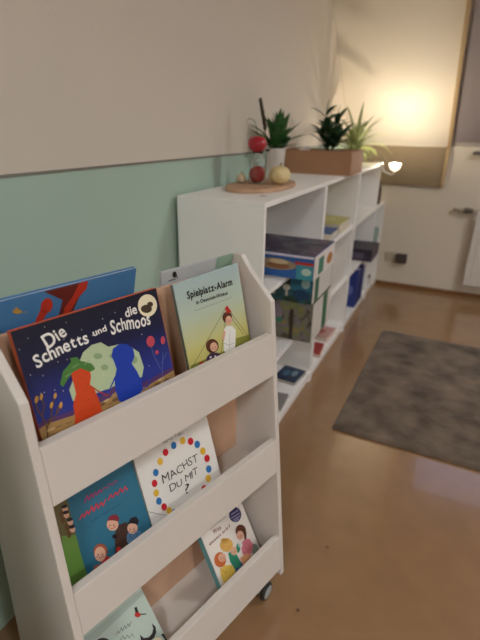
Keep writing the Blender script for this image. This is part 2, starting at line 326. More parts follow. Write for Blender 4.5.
  ('P','white',5,[(132.9,220.2),(132.3,219.7),(131.5,220.0),(131.2,220.8),(131.8,221.3),(132.7,221.0)]),
  ('P','orangedk',8,[(90.0,152.7),(98.2,154.0),(98.0,155.2),(89.8,153.9)]),
  ('P','orangedk',8,[(89.7,132.9),(97.9,134.1),(97.8,135.3),(89.5,134.1)]),
  ('P','orangedk',8,[(88.4,112.0),(96.7,113.0),(96.5,114.2),(88.2,113.2)]),
  ('P','orangedk',8,[(96.5,92.3),(104.9,93.3),(104.8,94.5),(96.4,93.5)]),
  ('P','orangedk',8,[(74.7,96.5),(82.8,97.5),(82.7,98.6),(74.6,97.7)]),
  ('P','navy3',8,[(171.0,152.0),(180.1,152.7),(180.0,153.8),(170.9,153.2)]),
  ('P','navy3',8,[(176.9,127.1),(186.1,127.6),(186.1,128.8),(176.8,128.3)]),
  ('P','navy3',8,[(182.9,101.6),(192.3,101.9),(192.3,103.1),(182.9,102.8)]),
  ('P','navy3',8,[(163.9,94.2),(173.0,94.4),(173.0,95.6),(163.9,95.4)]),
  ('P','navy3',8,[(164.8,122.8),(173.9,123.2),(173.9,124.4),(164.8,124.0)]),
  ('P','tandk',6,[(27.5,90.4),(38.8,89.4),(38.9,90.8),(27.6,91.8)]),
  ('P','tandk',6,[(44.2,89.3),(55.8,88.3),(56.0,89.7),(44.4,90.7)]),
  ('P','tandk',6,[(125.4,88.1),(138.6,87.0),(138.7,88.4),(125.5,89.5)]),
  ('P','tandk',6,[(164.1,95.5),(178.2,94.4),(178.3,95.8),(164.2,96.9)]),
  ('P','tandk',6,[(223.9,80.6),(239.3,79.3),(239.4,80.7),(224.0,82.0)]),
  ('P','tandk',6,[(261.1,84.2),(277.4,82.9),(277.5,84.3),(261.2,85.6)]),
  ('P','tandk',6,[(276.6,86.3),(289.2,85.4),(289.2,86.8),(276.7,87.7)]),
  ('P','tandk',6,[(109.3,95.3),(122.2,94.2),(122.3,95.6),(109.4,96.7)]),
  ('P','moonspot',9,[(65.8,167.2),(76.8,170.1),(76.5,171.3),(65.4,168.3)]),
  ('P','moonspot',9,[(82.6,177.9),(93.9,181.0),(93.6,182.1),(82.3,179.1)]),
  ('P','moonspot',9,[(103.5,175.6),(115.3,178.7),(114.9,179.9),(103.2,176.8)]),
  ('P','purple',5,[(0.8,107.1),(14.3,109.3),(13.9,111.9),(0.8,109.7)]),
  ('P','purple',5,[(12.7,109.3),(59.9,104.4),(60.2,106.9),(13.0,111.9)]),
  ('P','purple',5,[(59.1,104.3),(72.5,107.6),(71.9,110.1),(58.4,106.8)]),
  ('P','purple',5,[(70.9,107.4),(129.1,106.4),(129.2,109.0),(70.9,110.0)]),
  ('P','purple',5,[(128.4,106.3),(147.6,114.2),(146.6,116.6),(127.4,108.7)]),
  ('P','purple',5,[(145.5,114.1),(210.3,95.3),(211.0,97.8),(146.2,116.6)]),
  ('P','purple',5,[(209.4,95.4),(234.0,96.5),(233.9,99.1),(209.3,98.0)]),
  ('P','purple',5,[(232.7,96.4),(289.2,99.7),(289.2,102.3),(232.6,99.0)]),
  ('P','cream',6,[(282.5,235.1),(278.6,227.3),(271.8,221.6),(263.3,219.0),(254.3,219.9),(246.4,223.9),(240.5,230.5),(237.7,238.6),(238.2,247.0),(241.9,254.6),(248.4,260.2),(256.7,263.0),(265.5,262.4),(273.7,258.7),(279.8,252.1),(282.9,243.9)]),
  ('P','shade',7,[(268.6,232.0),(266.8,229.2),(263.3,227.4),(258.7,226.9),(253.6,227.7),(249.0,229.7),(245.3,232.5),(243.3,235.7),(243.1,239.0),(244.9,241.6),(248.2,243.4),(252.7,244.0),(257.8,243.3),(262.5,241.4),(266.2,238.5),(268.4,235.2)]),
  ('P','shade',7,[(273.4,239.8),(272.4,238.1),(270.4,236.8),(267.9,236.4),(265.2,236.7),(262.6,237.8),(260.7,239.5),(259.7,241.5),(259.6,243.5),(260.7,245.3),(262.6,246.5),(265.1,247.0),(267.8,246.7),(270.3,245.6),(272.3,243.9),(273.4,241.9)]),
  ('T', 'white', 9, 'Die', [49.2, 226.3], 0.246, 39.9, 22.7, 'brush'),
  ('T', 'white', 9, 'Schnetts', [23.7, 200.9], 0.121, 100.2, 21.5, 'brush'),
  ('T', 'white', 9, 'und', [133.9, 219.2], 0.06, 28.3, 12.0, 'brush'),
  ('T', 'white', 9, 'Schmoos', [169.1, 211.5], -0.098, 88.5, 24.5, 'brush'),
  ('T', 'white', 9, 'die', [206.1, 233.1], -0.016, 27.4, 17.8, 'brush'),
 ],
 'spiel':[
  ('T', 'ink', 5, 'Spielplatz-Alarm', [32.0, 229.6], -0.041, 141.1, 15.5, 'bold'),
  ('T', 'ink', 5, 'in Oestrich-Winkel', [53.7, 211.1], -0.054, 98.2, 8.7, 'bold'),
  ('P','greytxt',5,[(44.9,198.9),(52.2,198.7),(52.3,199.6),(44.9,199.8)]),
  ('P','greytxt',5,[(54.6,198.6),(60.9,198.4),(61.0,199.3),(54.6,199.5)]),
  ('P','greytxt',5,[(63.3,198.3),(68.9,198.1),(68.9,199.0),(63.3,199.2)]),
  ('P','greytxt',5,[(71.3,198.1),(77.6,197.9),(77.6,198.8),(71.4,199.0)]),
  ('P','greytxt',5,[(80.0,197.8),(90.8,197.4),(90.8,198.3),(80.0,198.7)]),
  ('P','greytxt',5,[(93.2,197.3),(106.8,196.9),(106.8,197.8),(93.3,198.2)]),
  ('P','greytxt',5,[(109.3,196.8),(116.0,196.6),(116.0,197.5),(109.4,197.7)]),
  ('P','greytxt',5,[(118.6,196.5),(124.4,196.3),(124.4,197.2),(118.6,197.4)]),
  ('P','greytxt',5,[(127.0,196.2),(141.0,195.7),(141.1,196.6),(127.0,197.1)]),
  ('P','greytxt',5,[(143.7,195.6),(154.0,195.3),(154.0,196.2),(143.8,196.5)]),
  ('P','greytxt',5,[(156.8,195.2),(162.7,195.9),(162.6,196.8),(156.7,196.1)]),
  ('P','rope',3,[(141.6,180.6),(9.7,84.1),(10.3,83.2),(142.2,179.7)]),
  ('P','rope',3,[(141.1,179.9),(194.3,91.9),(195.3,92.4),(142.0,180.5)]),
  ('P','rope',3,[(144.1,160.8),(182.6,96.0),(183.6,96.5),(145.1,161.4)]),
  ('P','rope',3,[(139.7,174.1),(96.1,74.0),(97.1,73.6),(140.7,173.7)]),
  ('P','grassdk',2,[(141.6,99.3),(201.2,90.1),(202.2,87.1),(202.2,65.3),(134.3,68.9)]),
  ('P','grassdk',2,[(0.8,68.8),(5.7,87.9),(56.7,85.2),(170.6,79.2),(202.2,54.5),(202.2,51.0),(47.4,48.0),(0.8,67.9)]),
  ('P','red',6,[(135.9,177.2),(143.6,182.6),(150.9,170.4),(155.4,162.1),(138.1,165.2)]),
  ('P','hairbrown',5,[(153.9,150.2),(151.5,145.6),(147.1,142.6),(141.3,141.5),(135.1,142.4),(129.4,145.4),(125.1,149.7),(122.8,154.9),(122.9,160.1),(125.2,164.5),(129.5,167.6),(135.1,168.7),(141.3,167.9),(147.0,165.0),(151.4,160.7),(153.9,155.5)]),
  ('P','skin',6,[(151.6,143.5),(149.9,139.8),(146.8,137.2),(143.0,136.1),(138.8,136.6),(135.1,138.7),(132.4,142.0),(131.0,146.0),(131.2,150.1),(132.9,153.8),(135.9,156.3),(139.7,157.5),(143.8,157.0),(147.5,155.0),(150.3,151.7),(151.8,147.7)]),
  ('P','ink',7,[(139.0,148.0),(138.5,147.3),(137.6,147.3),(136.9,147.8),(136.7,148.7),(137.3,149.4),(138.1,149.4),(138.8,148.9)]),
  ('P','ink',7,[(146.7,145.9),(146.2,145.2),(145.3,145.1),(144.6,145.7),(144.5,146.6),(145.0,147.3),(145.9,147.3),(146.6,146.7)]),
  ('P','maroon',7,[(137.5,143.8),(141.0,141.6),(141.4,142.3),(138.0,144.5)]),
  ('P','maroon',7,[(140.9,141.7),(144.9,142.1),(144.8,142.9),(140.8,142.5)]),
  ('P','rose',7,[(137.2,145.5),(136.4,144.8),(134.8,145.0),(133.5,145.8),(133.1,146.8),(133.9,147.4),(135.4,147.3),(136.8,146.5)]),
  ('P','rose',7,[(149.1,142.3),(148.3,141.7),(146.8,141.8),(145.4,142.7),(145.0,143.7),(145.8,144.3),(147.3,144.2),(148.7,143.4)]),
  ('P','rope',6,[(113.0,100.1),(127.6,90.0),(127.9,90.5),(113.3,100.6)]),
  ('P','rope',6,[(127.4,90.0),(148.4,88.1),(148.4,88.7),(127.5,90.6)]),
  ('P','greytxt',6,[(139.3,123.6),(127.6,80.7),(128.2,80.6),(139.9,123.5)]),
  ('P','white',4,[(120.0,130.1),(131.1,136.4),(149.1,130.4),(159.1,116.7),(150.5,86.6),(145.5,74.1),(121.2,69.2),(108.6,83.4)]),
  ('P','skin',5,[(110.6,115.1),(120.5,129.9),(125.4,123.7),(114.3,104.5)]),
  ('P','hairbrown',6,[(95.6,99.9),(92.6,94.3),(87.2,90.7),(80.1,89.7),(72.6,91.2),(65.7,95.2),(60.6,100.9),(57.8,107.4),(57.9,113.9),(60.8,119.3),(66.0,122.9),(72.9,124.1),(80.4,122.7),(87.3,118.9),(92.7,113.2),(95.6,106.5)]),
  ('P','skin',7,[(91.7,99.1),(89.8,95.4),(86.5,92.9),(82.3,92.0),(77.8,92.9),(73.8,95.3),(70.8,98.9),(69.2,103.1),(69.4,107.4),(71.2,111.0),(74.4,113.5),(78.5,114.4),(83.0,113.6),(87.1,111.3),(90.2,107.7),(91.8,103.4)]),
  ('P','ink',8,[(77.8,103.8),(77.2,103.1),(76.3,103.0),(75.6,103.7),(75.4,104.6),(76.0,105.4),(76.9,105.4),(77.6,104.7)]),
  ('P','ink',8,[(85.8,101.2),(85.3,100.5),(84.4,100.4),(83.6,101.1),(83.5,102.1),(84.0,102.8),(84.9,102.8),(85.7,102.2)]),
  ('P','maroon',8,[(76.2,99.3),(79.8,96.8),(80.2,97.4),(76.6,99.9)]),
  ('P','maroon',8,[(79.7,96.8),(83.9,97.1),(83.8,97.9),(79.6,97.6)]),
  ('P','rose',8,[(75.8,101.1),(75.0,100.4),(73.4,100.6),(72.0,101.5),(71.6,102.6),(72.5,103.3),(74.0,103.1),(75.4,102.2)]),
  ('P','rose',8,[(88.2,97.3),(87.4,96.6),(85.8,96.8),(84.4,97.7),(84.0,98.9),(84.8,99.5),(86.4,99.3),(87.8,98.4)]),
  ('P','plaid',5,[(47.7,73.0),(54.5,88.3),(67.7,93.6),(87.4,86.9),(100.7,77.2),(98.1,66.5),(67.9,57.8)]),
  ('P','white',6,[(68.1,83.0),(67.7,82.2),(66.9,81.8),(65.9,81.7),(64.8,82.0),(63.8,82.5),(63.0,83.3),(62.6,84.2),(62.6,85.1),(63.0,85.8),(63.8,86.3),(64.8,86.4),(65.9,86.1),(66.9,85.5),(67.7,84.7),(68.1,83.8)]),
  ('P','white',6,[(82.5,79.6),(82.1,78.9),(81.3,78.4),(80.3,78.3),(79.2,78.6),(78.2,79.2),(77.4,80.0),(76.9,80.9),(76.9,81.8),(77.3,82.5),(78.1,82.9),(79.1,83.0),(80.2,82.8),(81.3,82.2),(82.1,81.4),(82.5,80.5)]),
  ('P','white',6,[(73.2,71.8),(72.8,71.1),(72.0,70.6),(71.0,70.5),(69.9,70.8),(68.9,71.4),(68.1,72.2),(67.7,73.1),(67.7,74.0),(68.1,74.7),(68.9,75.1),(69.9,75.2),(71.0,75.0),(72.0,74.4),(72.8,73.6),(73.2,72.7)]),
  ('P','white',6,[(92.2,73.5),(91.8,72.8),(91.0,72.3),(90.0,72.2),(88.8,72.5),(87.8,73.1),(87.0,73.9),(86.5,74.8),(86.5,75.7),(86.9,76.4),(87.7,76.9),(88.8,77.0),(89.9,76.7),(90.9,76.1),(91.7,75.3),(92.2,74.4)]),
  ('P','red',4,[(48.4,75.8),(47.3,74.6),(44.8,74.1),(41.5,74.5),(37.8,75.6),(34.2,77.4),(31.4,79.5),(29.7,81.7),(29.4,83.5),(30.5,84.8),(32.8,85.3),(36.1,84.9),(39.8,83.8),(43.4,82.0),(46.3,79.9),(48.1,77.7)]),
 ],
 'blau':[
  ('P','olive',1,[(0.8,45.2),(34.7,226.8),(59.3,200.4),(54.7,144.7),(52.7,117.6),(39.5,6.5),(0.8,37.6)]),
  ('P','grass',2,[(29.3,143.1),(54.0,128.6),(51.3,85.0),(49.8,37.6),(39.5,6.5),(6.6,32.9)]),
  ('P','skin',4,[(55.1,183.4),(54.0,181.6),(52.4,180.5),(50.4,180.3),(48.4,181.1),(46.7,182.7),(45.5,184.9),(45.1,187.3),(45.4,189.6),(46.4,191.4),(48.0,192.5),(50.0,192.6),(52.0,191.9),(53.7,190.3),(54.9,188.2),(55.4,185.7)]),
  ('P','hairdk',5,[(56.5,190.2),(56.0,189.0),(54.7,188.2),(52.8,188.0),(50.5,188.3),(48.3,189.2),(46.4,190.5),(45.1,192.0),(44.7,193.5),(45.2,194.7),(46.5,195.4),(48.4,195.7),(50.7,195.3),(52.9,194.4),(54.8,193.1),(56.1,191.6)]),
  ('P','bush',3,[(45.7,179.6),(44.6,177.2),(43.0,175.4),(41.3,174.7),(39.8,175.1),(38.5,176.5),(37.8,178.8),(37.8,181.5),(38.4,184.3),(39.5,186.8),(41.0,188.5),(42.7,189.2),(44.3,188.9),(45.5,187.5),(46.2,185.2),(46.3,182.4)]),
  ('P','skin',4,[(53.9,171.6),(52.8,169.7),(51.2,168.7),(49.3,168.5),(47.3,169.3),(45.6,170.9),(44.4,173.1),(43.9,175.5),(44.2,177.8),(45.2,179.6),(46.9,180.7),(48.8,180.9),(50.8,180.1),(52.5,178.5),(53.7,176.3),(54.2,173.9)]),
  ('P','hairdk',5,[(55.3,178.3),(54.9,177.1),(53.5,176.3),(51.6,176.1),(49.3,176.5),(47.1,177.4),(45.2,178.8),(44.0,180.3),(43.6,181.7),(44.0,182.9),(45.3,183.7),(47.3,183.9),(49.5,183.5),(51.8,182.6),(53.7,181.3),(54.9,179.8)]),
  ('P','bush',3,[(44.5,167.8),(43.4,165.4),(41.9,163.6),(40.2,162.9),(38.6,163.3),(37.4,164.8),(36.7,167.1),(36.6,169.8),(37.2,172.6),(38.3,175.1),(39.8,176.8),(41.5,177.5),(43.1,177.1),(44.3,175.7),(45.0,173.4),(45.1,170.6)]),
  ('P','skin',4,[(56.5,154.4),(55.4,152.5),(53.8,151.5),(51.8,151.3),(49.8,152.2),(48.1,153.8),(46.9,156.0),(46.4,158.5),(46.7,160.8),(47.8,162.6),(49.4,163.7),(51.4,163.8),(53.4,163.0),(55.1,161.4),(56.3,159.1),(56.8,156.7)]),
  ('P','hairdk',5,[(57.9,161.1),(57.5,159.9),(56.1,159.2),(54.2,159.0),(51.9,159.4),(49.6,160.4),(47.7,161.7),(46.5,163.3),(46.1,164.7),(46.6,165.9),(47.9,166.7),(49.8,166.9),(52.1,166.5),(54.3,165.5),(56.2,164.2),(57.5,162.6)]),
  ('P','bush',3,[(47.1,150.7),(45.9,148.3),(44.4,146.5),(42.7,145.9),(41.1,146.3),(39.8,147.8),(39.1,150.1),(39.1,152.8),(39.7,155.7),(40.8,158.1),(42.3,159.8),(44.0,160.5),(45.6,160.1),(46.9,158.6),(47.6,156.3),(47.6,153.6)]),
  ('P','skin',4,[(56.1,139.0),(55.0,137.2),(53.3,136.2),(51.4,136.1),(49.4,136.9),(47.6,138.6),(46.5,140.8),(46.0,143.3),(46.3,145.6),(47.3,147.4),(49.0,148.5),(50.9,148.6),(52.9,147.7),(54.7,146.1),(55.9,143.8),(56.4,141.4)]),
  ('P','hairdk',5,[(57.5,145.8),(57.0,144.6),(55.7,143.9),(53.7,143.7),(51.5,144.2),(49.2,145.2),(47.3,146.5),(46.0,148.1),(45.6,149.6),(46.1,150.8),(47.4,151.5),(49.4,151.7),(51.6,151.3),(53.9,150.3),(55.8,148.9),(57.1,147.3)]),
  ('P','bush',3,[(46.6,135.5),(45.5,133.0),(43.9,131.3),(42.2,130.7),(40.6,131.1),(39.4,132.6),(38.7,134.9),(38.6,137.7),(39.2,140.5),(40.3,143.0),(41.9,144.7),(43.6,145.4),(45.2,144.9),(46.4,143.5),(47.1,141.1),(47.2,138.3)]),
  ('P','magenta',6,[(89.2,174.9),(98.1,186.9),(96.2,188.3),(87.2,176.4)]),
  ('P','magenta',6,[(95.6,187.6),(96.7,175.5),(99.1,175.7),(98.0,187.8)]),
  ('P','magenta',6,[(98.4,174.9),(107.3,186.1),(105.4,187.6),(96.6,176.4)]),
  ('P','magenta',6,[(104.7,186.8),(106.2,175.4),(108.6,175.7),(107.1,187.1)]),
  ('P','magenta',6,[(107.8,174.9),(115.9,183.6),(114.2,185.2),(106.0,176.6)]),
  ('P','magenta',6,[(113.3,184.2),(115.9,175.3),(118.2,175.9),(115.6,184.9)]),
  ('P','magenta',6,[(117.3,174.9),(125.6,183.5),(123.8,185.2),(115.6,176.6)]),
  ('P','magenta',6,[(123.0,184.1),(125.6,175.3),(127.9,176.0),(125.2,184.8)]),
  ('P','magenta',6,[(127.3,177.2),(135.7,181.7),(134.8,183.3),(126.4,178.8)]),
  ('P','magenta',6,[(133.9,182.0),(139.2,176.6),(140.5,177.8),(135.2,183.3)]),
  ('P','magenta',6,[(139.7,176.5),(149.0,184.0),(147.9,185.4),(138.6,178.0)]),
  ('P','magenta',6,[(147.1,184.4),(151.4,176.0),(153.0,176.8),(148.7,185.2)]),
  ('P','magenta',6,[(152.1,175.8),(161.5,182.7),(160.4,184.2),(151.1,177.3)]),
  ('P','magenta',6,[(159.6,183.1),(164.1,175.2),(165.7,176.1),(161.1,184.0)]),
  ('P','coral',6,[(69.9,149.4),(78.4,157.5),(76.2,159.8),(67.7,151.7)]),
  ('P','coral',6,[(75.0,158.3),(78.2,149.5),(81.2,150.6),(78.0,159.4)]),
  ('P','coral',6,[(80.0,149.1),(88.9,158.0),(86.6,160.3),(77.7,151.3)]),
  ('P','coral',6,[(85.4,158.9),(88.3,149.2),(91.4,150.1),(88.5,159.8)]),
  ('P','coral',6,[(90.4,148.8),(100.5,161.7),(98.0,163.7),(87.9,150.7)]),
  ('P','coral',6,[(97.1,162.7),(98.5,149.0),(101.7,149.4),(100.3,163.0)]),
  ('P','coral',6,[(100.8,148.4),(111.0,161.3),(108.4,163.3),(98.3,150.4)]),
  ('P','coral',6,[(107.5,162.3),(109.0,148.7),(112.2,149.0),(110.7,162.6)]),
  ('P','coral',6,[(111.2,147.9),(120.7,158.2),(118.4,160.4),(108.8,150.1)]),
  ('P','coral',6,[(117.2,159.1),(119.9,148.1),(123.0,148.8),(120.3,159.8)]),
  ('P','coral',6,[(121.9,147.6),(131.5,157.8),(129.2,160.0),(119.5,149.7)]),
  ('P','coral',6,[(135.0,152.3),(144.2,160.0),(142.1,162.5),(132.9,154.8)]),
  ('P','coral',6,[(140.8,160.9),(144.6,151.7),(147.5,153.0),(143.7,162.1)]),
  ('P','coral',6,[(146.1,151.3),(155.4,159.0),(153.4,161.4),(144.1,153.8)]),
  ('P','coral',6,[(152.0,159.8),(156.0,150.7),(158.9,152.0),(154.9,161.1)]),
  ('P','coral',6,[(157.7,150.4),(167.9,160.9),(165.6,163.1),(155.4,152.6)]),
  ('P','coral',6,[(164.4,161.8),(167.3,149.9),(170.4,150.7),(167.6,162.5)]),
  ('P','coral',6,[(169.1,149.3),(178.8,157.6),(176.7,160.1),(167.0,151.8)]),
  ('P','coral',6,[(175.4,158.5),(179.2,148.7),(182.2,149.9),(178.4,159.7)]),
  ('P','bluedk',6,[(88.7,133.2),(106.7,133.1),(106.7,134.5),(88.7,134.6)]),
  ('P','bluedk',6,[(109.0,133.2),(131.8,131.9),(131.9,133.3),(109.1,134.6)]),
  ('P','bluedk',6,[(134.3,131.9),(157.9,130.6),(158.0,132.0),(134.3,133.3)]),
  ('P','earth',3,[(47.3,29.8),(70.6,41.5),(100.2,39.5),(126.9,40.5),(180.7,34.1),(207.7,35.0),(207.7,26.3),(198.9,0.8),(181.4,0.8),(39.5,6.5)]),
  ('P','browncoat',4,[(106.5,34.9),(119.0,56.4),(126.0,81.9),(139.4,93.2),(157.0,89.2),(161.8,70.6),(148.8,40.5),(122.8,28.1)]),
  ('P','skin',6,[(139.2,94.3),(136.8,90.5),(133.0,88.4),(128.4,88.5),(123.7,90.6),(119.6,94.4),(116.7,99.4),(115.5,104.7),(116.1,109.7),(118.4,113.5),(122.1,115.6),(126.7,115.6),(131.4,113.6),(135.6,109.8),(138.5,104.8),(139.8,99.4)]),
  ('P','ink',8,[(123.0,103.7),(122.3,102.9),(121.4,103.0),(120.7,103.9),(120.7,105.2),(121.4,106.0),(122.3,105.9),(123.0,105.0)]),
  ('P','ink',8,[(130.9,99.1),(130.2,98.2),(129.2,98.3),(128.6,99.3),(128.6,100.6),(129.3,101.4),(130.2,101.3),(130.9,100.3)]),
  ('P','maroon',8,[(120.6,98.2),(123.9,94.5),(124.5,95.0),(121.2,98.8)]),
  ('P','maroon',8,[(123.8,94.5),(128.2,94.3),(128.2,95.1),(123.9,95.3)]),
  ('P','rose',8,[(120.5,100.5),(119.6,99.8),(118.0,100.3),(116.7,101.7),(116.5,103.2),(117.4,103.9),(119.0,103.4),(120.3,102.0)]),
  ('P','rose',8,[(132.7,93.6),(131.7,92.9),(130.1,93.4),(128.8,94.8),(128.5,96.4),(129.5,97.1),(131.2,96.6),(132.5,95.1)]),
  ('P','caped',7,[(119.8,116.2),(127.9,121.9),(139.8,118.2),(145.2,107.2),(141.8,100.3),(130.3,110.3)]),
  ('P','skin',6,[(176.5,60.7),(174.3,57.2),(170.7,55.4),(166.3,55.5),(161.8,57.5),(157.9,61.2),(155.2,65.9),(154.0,70.8),(154.6,75.4),(156.7,78.9),(160.3,80.7),(164.6,80.7),(169.0,78.7),(173.0,75.1),(175.8,70.4),(177.1,65.4)]),
  ('P','ink',8,[(161.2,68.9),(160.6,68.2),(159.7,68.3),(159.1,69.2),(159.1,70.3),(159.7,71.1),(160.6,71.0),(161.2,70.1)]),
  ('P','ink',8,[(168.5,64.5),(167.9,63.8),(167.0,63.9),(166.4,64.8),(166.4,66.0),(167.1,66.7),(167.9,66.6),(168.6,65.7)]),
  ('P','maroon',8,[(159.0,64.0),(162.1,60.5),(162.7,61.0),(159.6,64.5)]),
  ('P','maroon',8,[(162.0,60.5),(166.1,60.2),(166.1,61.0),(162.1,61.3)]),
  ('P','rose',8,[(158.9,66.1),(158.0,65.4),(156.6,65.9),(155.4,67.3),(155.1,68.6),(156.0,69.3),(157.5,68.8),(158.7,67.5)]),
  ('P','rose',8,[(170.3,59.5),(169.4,58.9),(167.9,59.4),(166.6,60.7),(166.4,62.1),(167.3,62.7),(168.8,62.2),(170.1,60.9)]),
  ('P','hairdk',7,[(157.9,83.5),(168.6,90.5),(181.3,86.4),(184.0,74.1),(179.5,67.7),(168.3,78.2)]),
  ('P','bluecoat',5,[(183.0,32.5),(179.3,26.9),(173.4,24.2),(166.1,24.7),(158.6,28.4),(152.1,34.5),(147.6,42.3),(145.5,50.4),(146.4,57.8),(149.9,63.2),(155.6,66.0),(162.8,65.7),(170.2,62.3),(176.9,56.2),(181.7,48.4),(183.9,40.1)]),
  ('P','hairdk',6,[(129.5,73.4),(128.6,72.1),(127.0,71.6),(125.0,71.8),(123.0,72.9),(121.1,74.5),(119.7,76.6),(119.1,78.7),(119.2,80.5),(120.1,81.8),(121.7,82.4),(123.7,82.1),(125.7,81.1),(127.6,79.4),(129.0,77.4),(129.6,75.3)]),
  ('P','red',6,[(128.1,43.8),(127.0,41.9),(125.4,40.6),(123.6,40.4),(121.8,41.1),(120.3,42.8),(119.3,45.0),(119.0,47.5),(119.5,50.0),(120.5,51.9),(122.1,53.1),(123.9,53.4),(125.7,52.7),(127.2,51.1),(128.2,48.8),(128.5,46.3)]),
  ('P','hairred',6,[(101.1,59.0),(98.2,54.1),(93.8,51.5),(88.5,51.4),(83.2,54.0),(78.7,58.6),(75.6,64.7),(74.4,71.4),(75.2,77.5),(78.0,82.3),(82.3,85.0),(87.5,85.2),(92.8,82.8),(97.5,78.2),(100.7,72.0),(102.0,65.3)]),
  ('P','skin',7,[(96.2,56.5),(93.6,51.9),(89.8,49.1),(85.4,48.6),(81.1,50.6),(77.4,54.5),(75.1,59.9),(74.3,65.9),(75.2,71.6),(77.7,76.2),(81.4,79.0),(85.8,79.5),(90.2,77.7),(93.9,73.8),(96.3,68.4),(97.1,62.3)]),
  ('P','ink',8,[(82.9,64.7),(82.3,63.9),(81.4,64.0),(80.8,65.0),(80.8,66.2),(81.5,67.0),(82.3,66.9),(82.9,65.9)]),
  ('P','ink',8,[(90.4,59.9),(89.7,59.1),(88.8,59.3),(88.2,60.2),(88.2,61.5),(88.9,62.3),(89.8,62.1),(90.4,61.2)]),
  ('P','maroon',8,[(80.6,59.4),(83.7,55.6),(84.3,56.1),(81.3,59.9)]),
  ('P','maroon',8,[(83.6,55.6),(87.8,55.3),(87.8,56.1),(83.7,56.4)]),
  ('P','rose',8,[(80.6,61.6),(79.7,61.0),(78.2,61.5),(77.0,62.9),(76.8,64.4),(77.7,65.1),(79.2,64.5),(80.4,63.1)]),
  ('P','rose',8,[(92.1,54.5),(91.1,53.8),(89.6,54.4),(88.4,55.8),(88.2,57.3),(89.1,58.0),(90.6,57.5),(91.9,56.0)]),
  ('P','bluedk',6,[(154.7,59.5),(158.9,47.9),(159.8,48.3),(155.6,59.9)]),
  ('P','bluedk',6,[(166.8,59.0),(171.1,47.4),(172.1,47.7),(167.8,59.4)]),
  ('P','bluedk',6,[(174.3,42.4),(178.6,30.6),(179.6,30.9),(175.2,42.8)]),
  ('P','bluedk',6,[(154.9,43.8),(159.1,32.1),(160.0,32.4),(155.8,44.1)]),
  ('P','bluedk',6,[(167.2,33.6),(171.6,21.7),(172.5,22.1),(168.2,33.9)]),
  ('P','earth',6,[(135.4,80.0),(142.2,86.5),(141.3,87.5),(134.4,81.0)]),
  ('P','earth',6,[(137.7,63.1),(144.6,69.5),(143.6,70.5),(136.8,64.1)]),
  ('P','earth',6,[(126.3,60.9),(133.0,67.2),(132.1,68.2),(125.3,61.9)]),
  ('P','earth',6,[(141.5,50.2),(148.4,56.6),(147.5,57.6),(140.6,51.2)]),
  ('P','earth',6,[(127.2,39.8),(133.9,46.1),(133.0,47.1),(126.2,40.8)]),
  ('P','maroon',6,[(84.0,46.1),(86.3,37.0),(87.3,37.3),(85.0,46.4)]),
  ('P','maroon',6,[(93.5,44.1),(95.9,35.0),(96.8,35.2),(94.5,44.4)]),
  ('P','maroon',6,[(95.3,32.7),(97.7,23.5),(98.7,23.8),(96.3,33.0)]),
  ('P','red',5,[(85.9,50.0),(98.8,50.6),(105.2,35.8),(92.8,24.9),(74.6,38.5)]),
  ('P','hairred',5,[(85.0,30.7),(83.2,28.2),(80.0,27.3),(76.1,28.2),(71.9,30.6),(68.2,34.2),(65.4,38.4),(64.1,42.6),(64.3,46.2),(66.1,48.6),(69.2,49.5),(73.1,48.8),(77.2,46.5),(81.0,42.9),(83.8,38.6),(85.2,34.3)]),
 ],
 'machst':[
  ('P','doty',3,[(141.0,174.1),(139.4,171.1),(136.9,169.3),(133.9,168.7),(130.8,169.6),(128.1,171.7),(126.2,174.8),(125.4,178.3),(125.8,181.8),(127.3,184.7),(129.8,186.6),(132.8,187.1),(136.0,186.3),(138.7,184.2),(140.6,181.1),(141.4,177.6)]),
  ('P','doty',3,[(191.2,120.5),(189.5,117.5),(186.8,115.6),(183.6,115.1),(180.2,116.2),(177.3,118.5),(175.2,121.8),(174.3,125.5),(174.7,129.2),(176.4,132.1),(179.0,134.0),(182.3,134.5),(185.6,133.5),(188.6,131.2),(190.7,127.9),(191.6,124.1)]),
  ('P','doty',3,[(187.3,47.8),(185.6,44.8),(182.9,43.0),(179.6,42.7),(176.3,43.9),(173.3,46.4),(171.2,49.9),(170.3,53.7),(170.8,57.4),(172.4,60.4),(175.1,62.2),(178.4,62.5),(181.7,61.4),(184.7,58.9),(186.8,55.4),(187.7,51.5)]),
  ('P','doty',3,[(68.2,159.5),(66.7,156.7),(64.4,154.9),(61.6,154.4),(58.8,155.3),(56.3,157.4),(54.6,160.3),(53.9,163.7),(54.4,167.0),(55.8,169.8),(58.1,171.5),(60.9,172.1),(63.7,171.2),(66.2,169.2),(67.9,166.2),(68.6,162.8)]),
  ('P','doty',3,[(37.8,98.2),(36.4,95.5),(34.1,93.8),(31.4,93.4),(28.7,94.4),(26.3,96.5),(24.7,99.6),(24.0,103.0),(24.4,106.3),(25.9,109.0),(28.1,110.7),(30.8,111.1),(33.5,110.2),(35.9,108.0),(37.6,105.0),(38.2,101.5)]),
  ('P','doty',3,[(58.3,40.2),(56.8,37.4),(54.4,35.8),(51.6,35.5),(48.8,36.6),(46.3,38.9),(44.6,42.1),(43.9,45.7),(44.3,49.1),(45.8,51.9),(48.1,53.5),(50.9,53.8),(53.8,52.7),(56.2,50.4),(58.0,47.2),(58.7,43.6)]),
  ('P','dotr',3,[(162.7,161.4),(161.0,158.5),(158.5,156.6),(155.3,156.1),(152.1,157.0),(149.3,159.2),(147.3,162.3),(146.5,165.9),(146.9,169.4),(148.5,172.4),(151.1,174.3),(154.2,174.8),(157.4,173.9),(160.2,171.8),(162.2,168.6),(163.1,165.0)]),
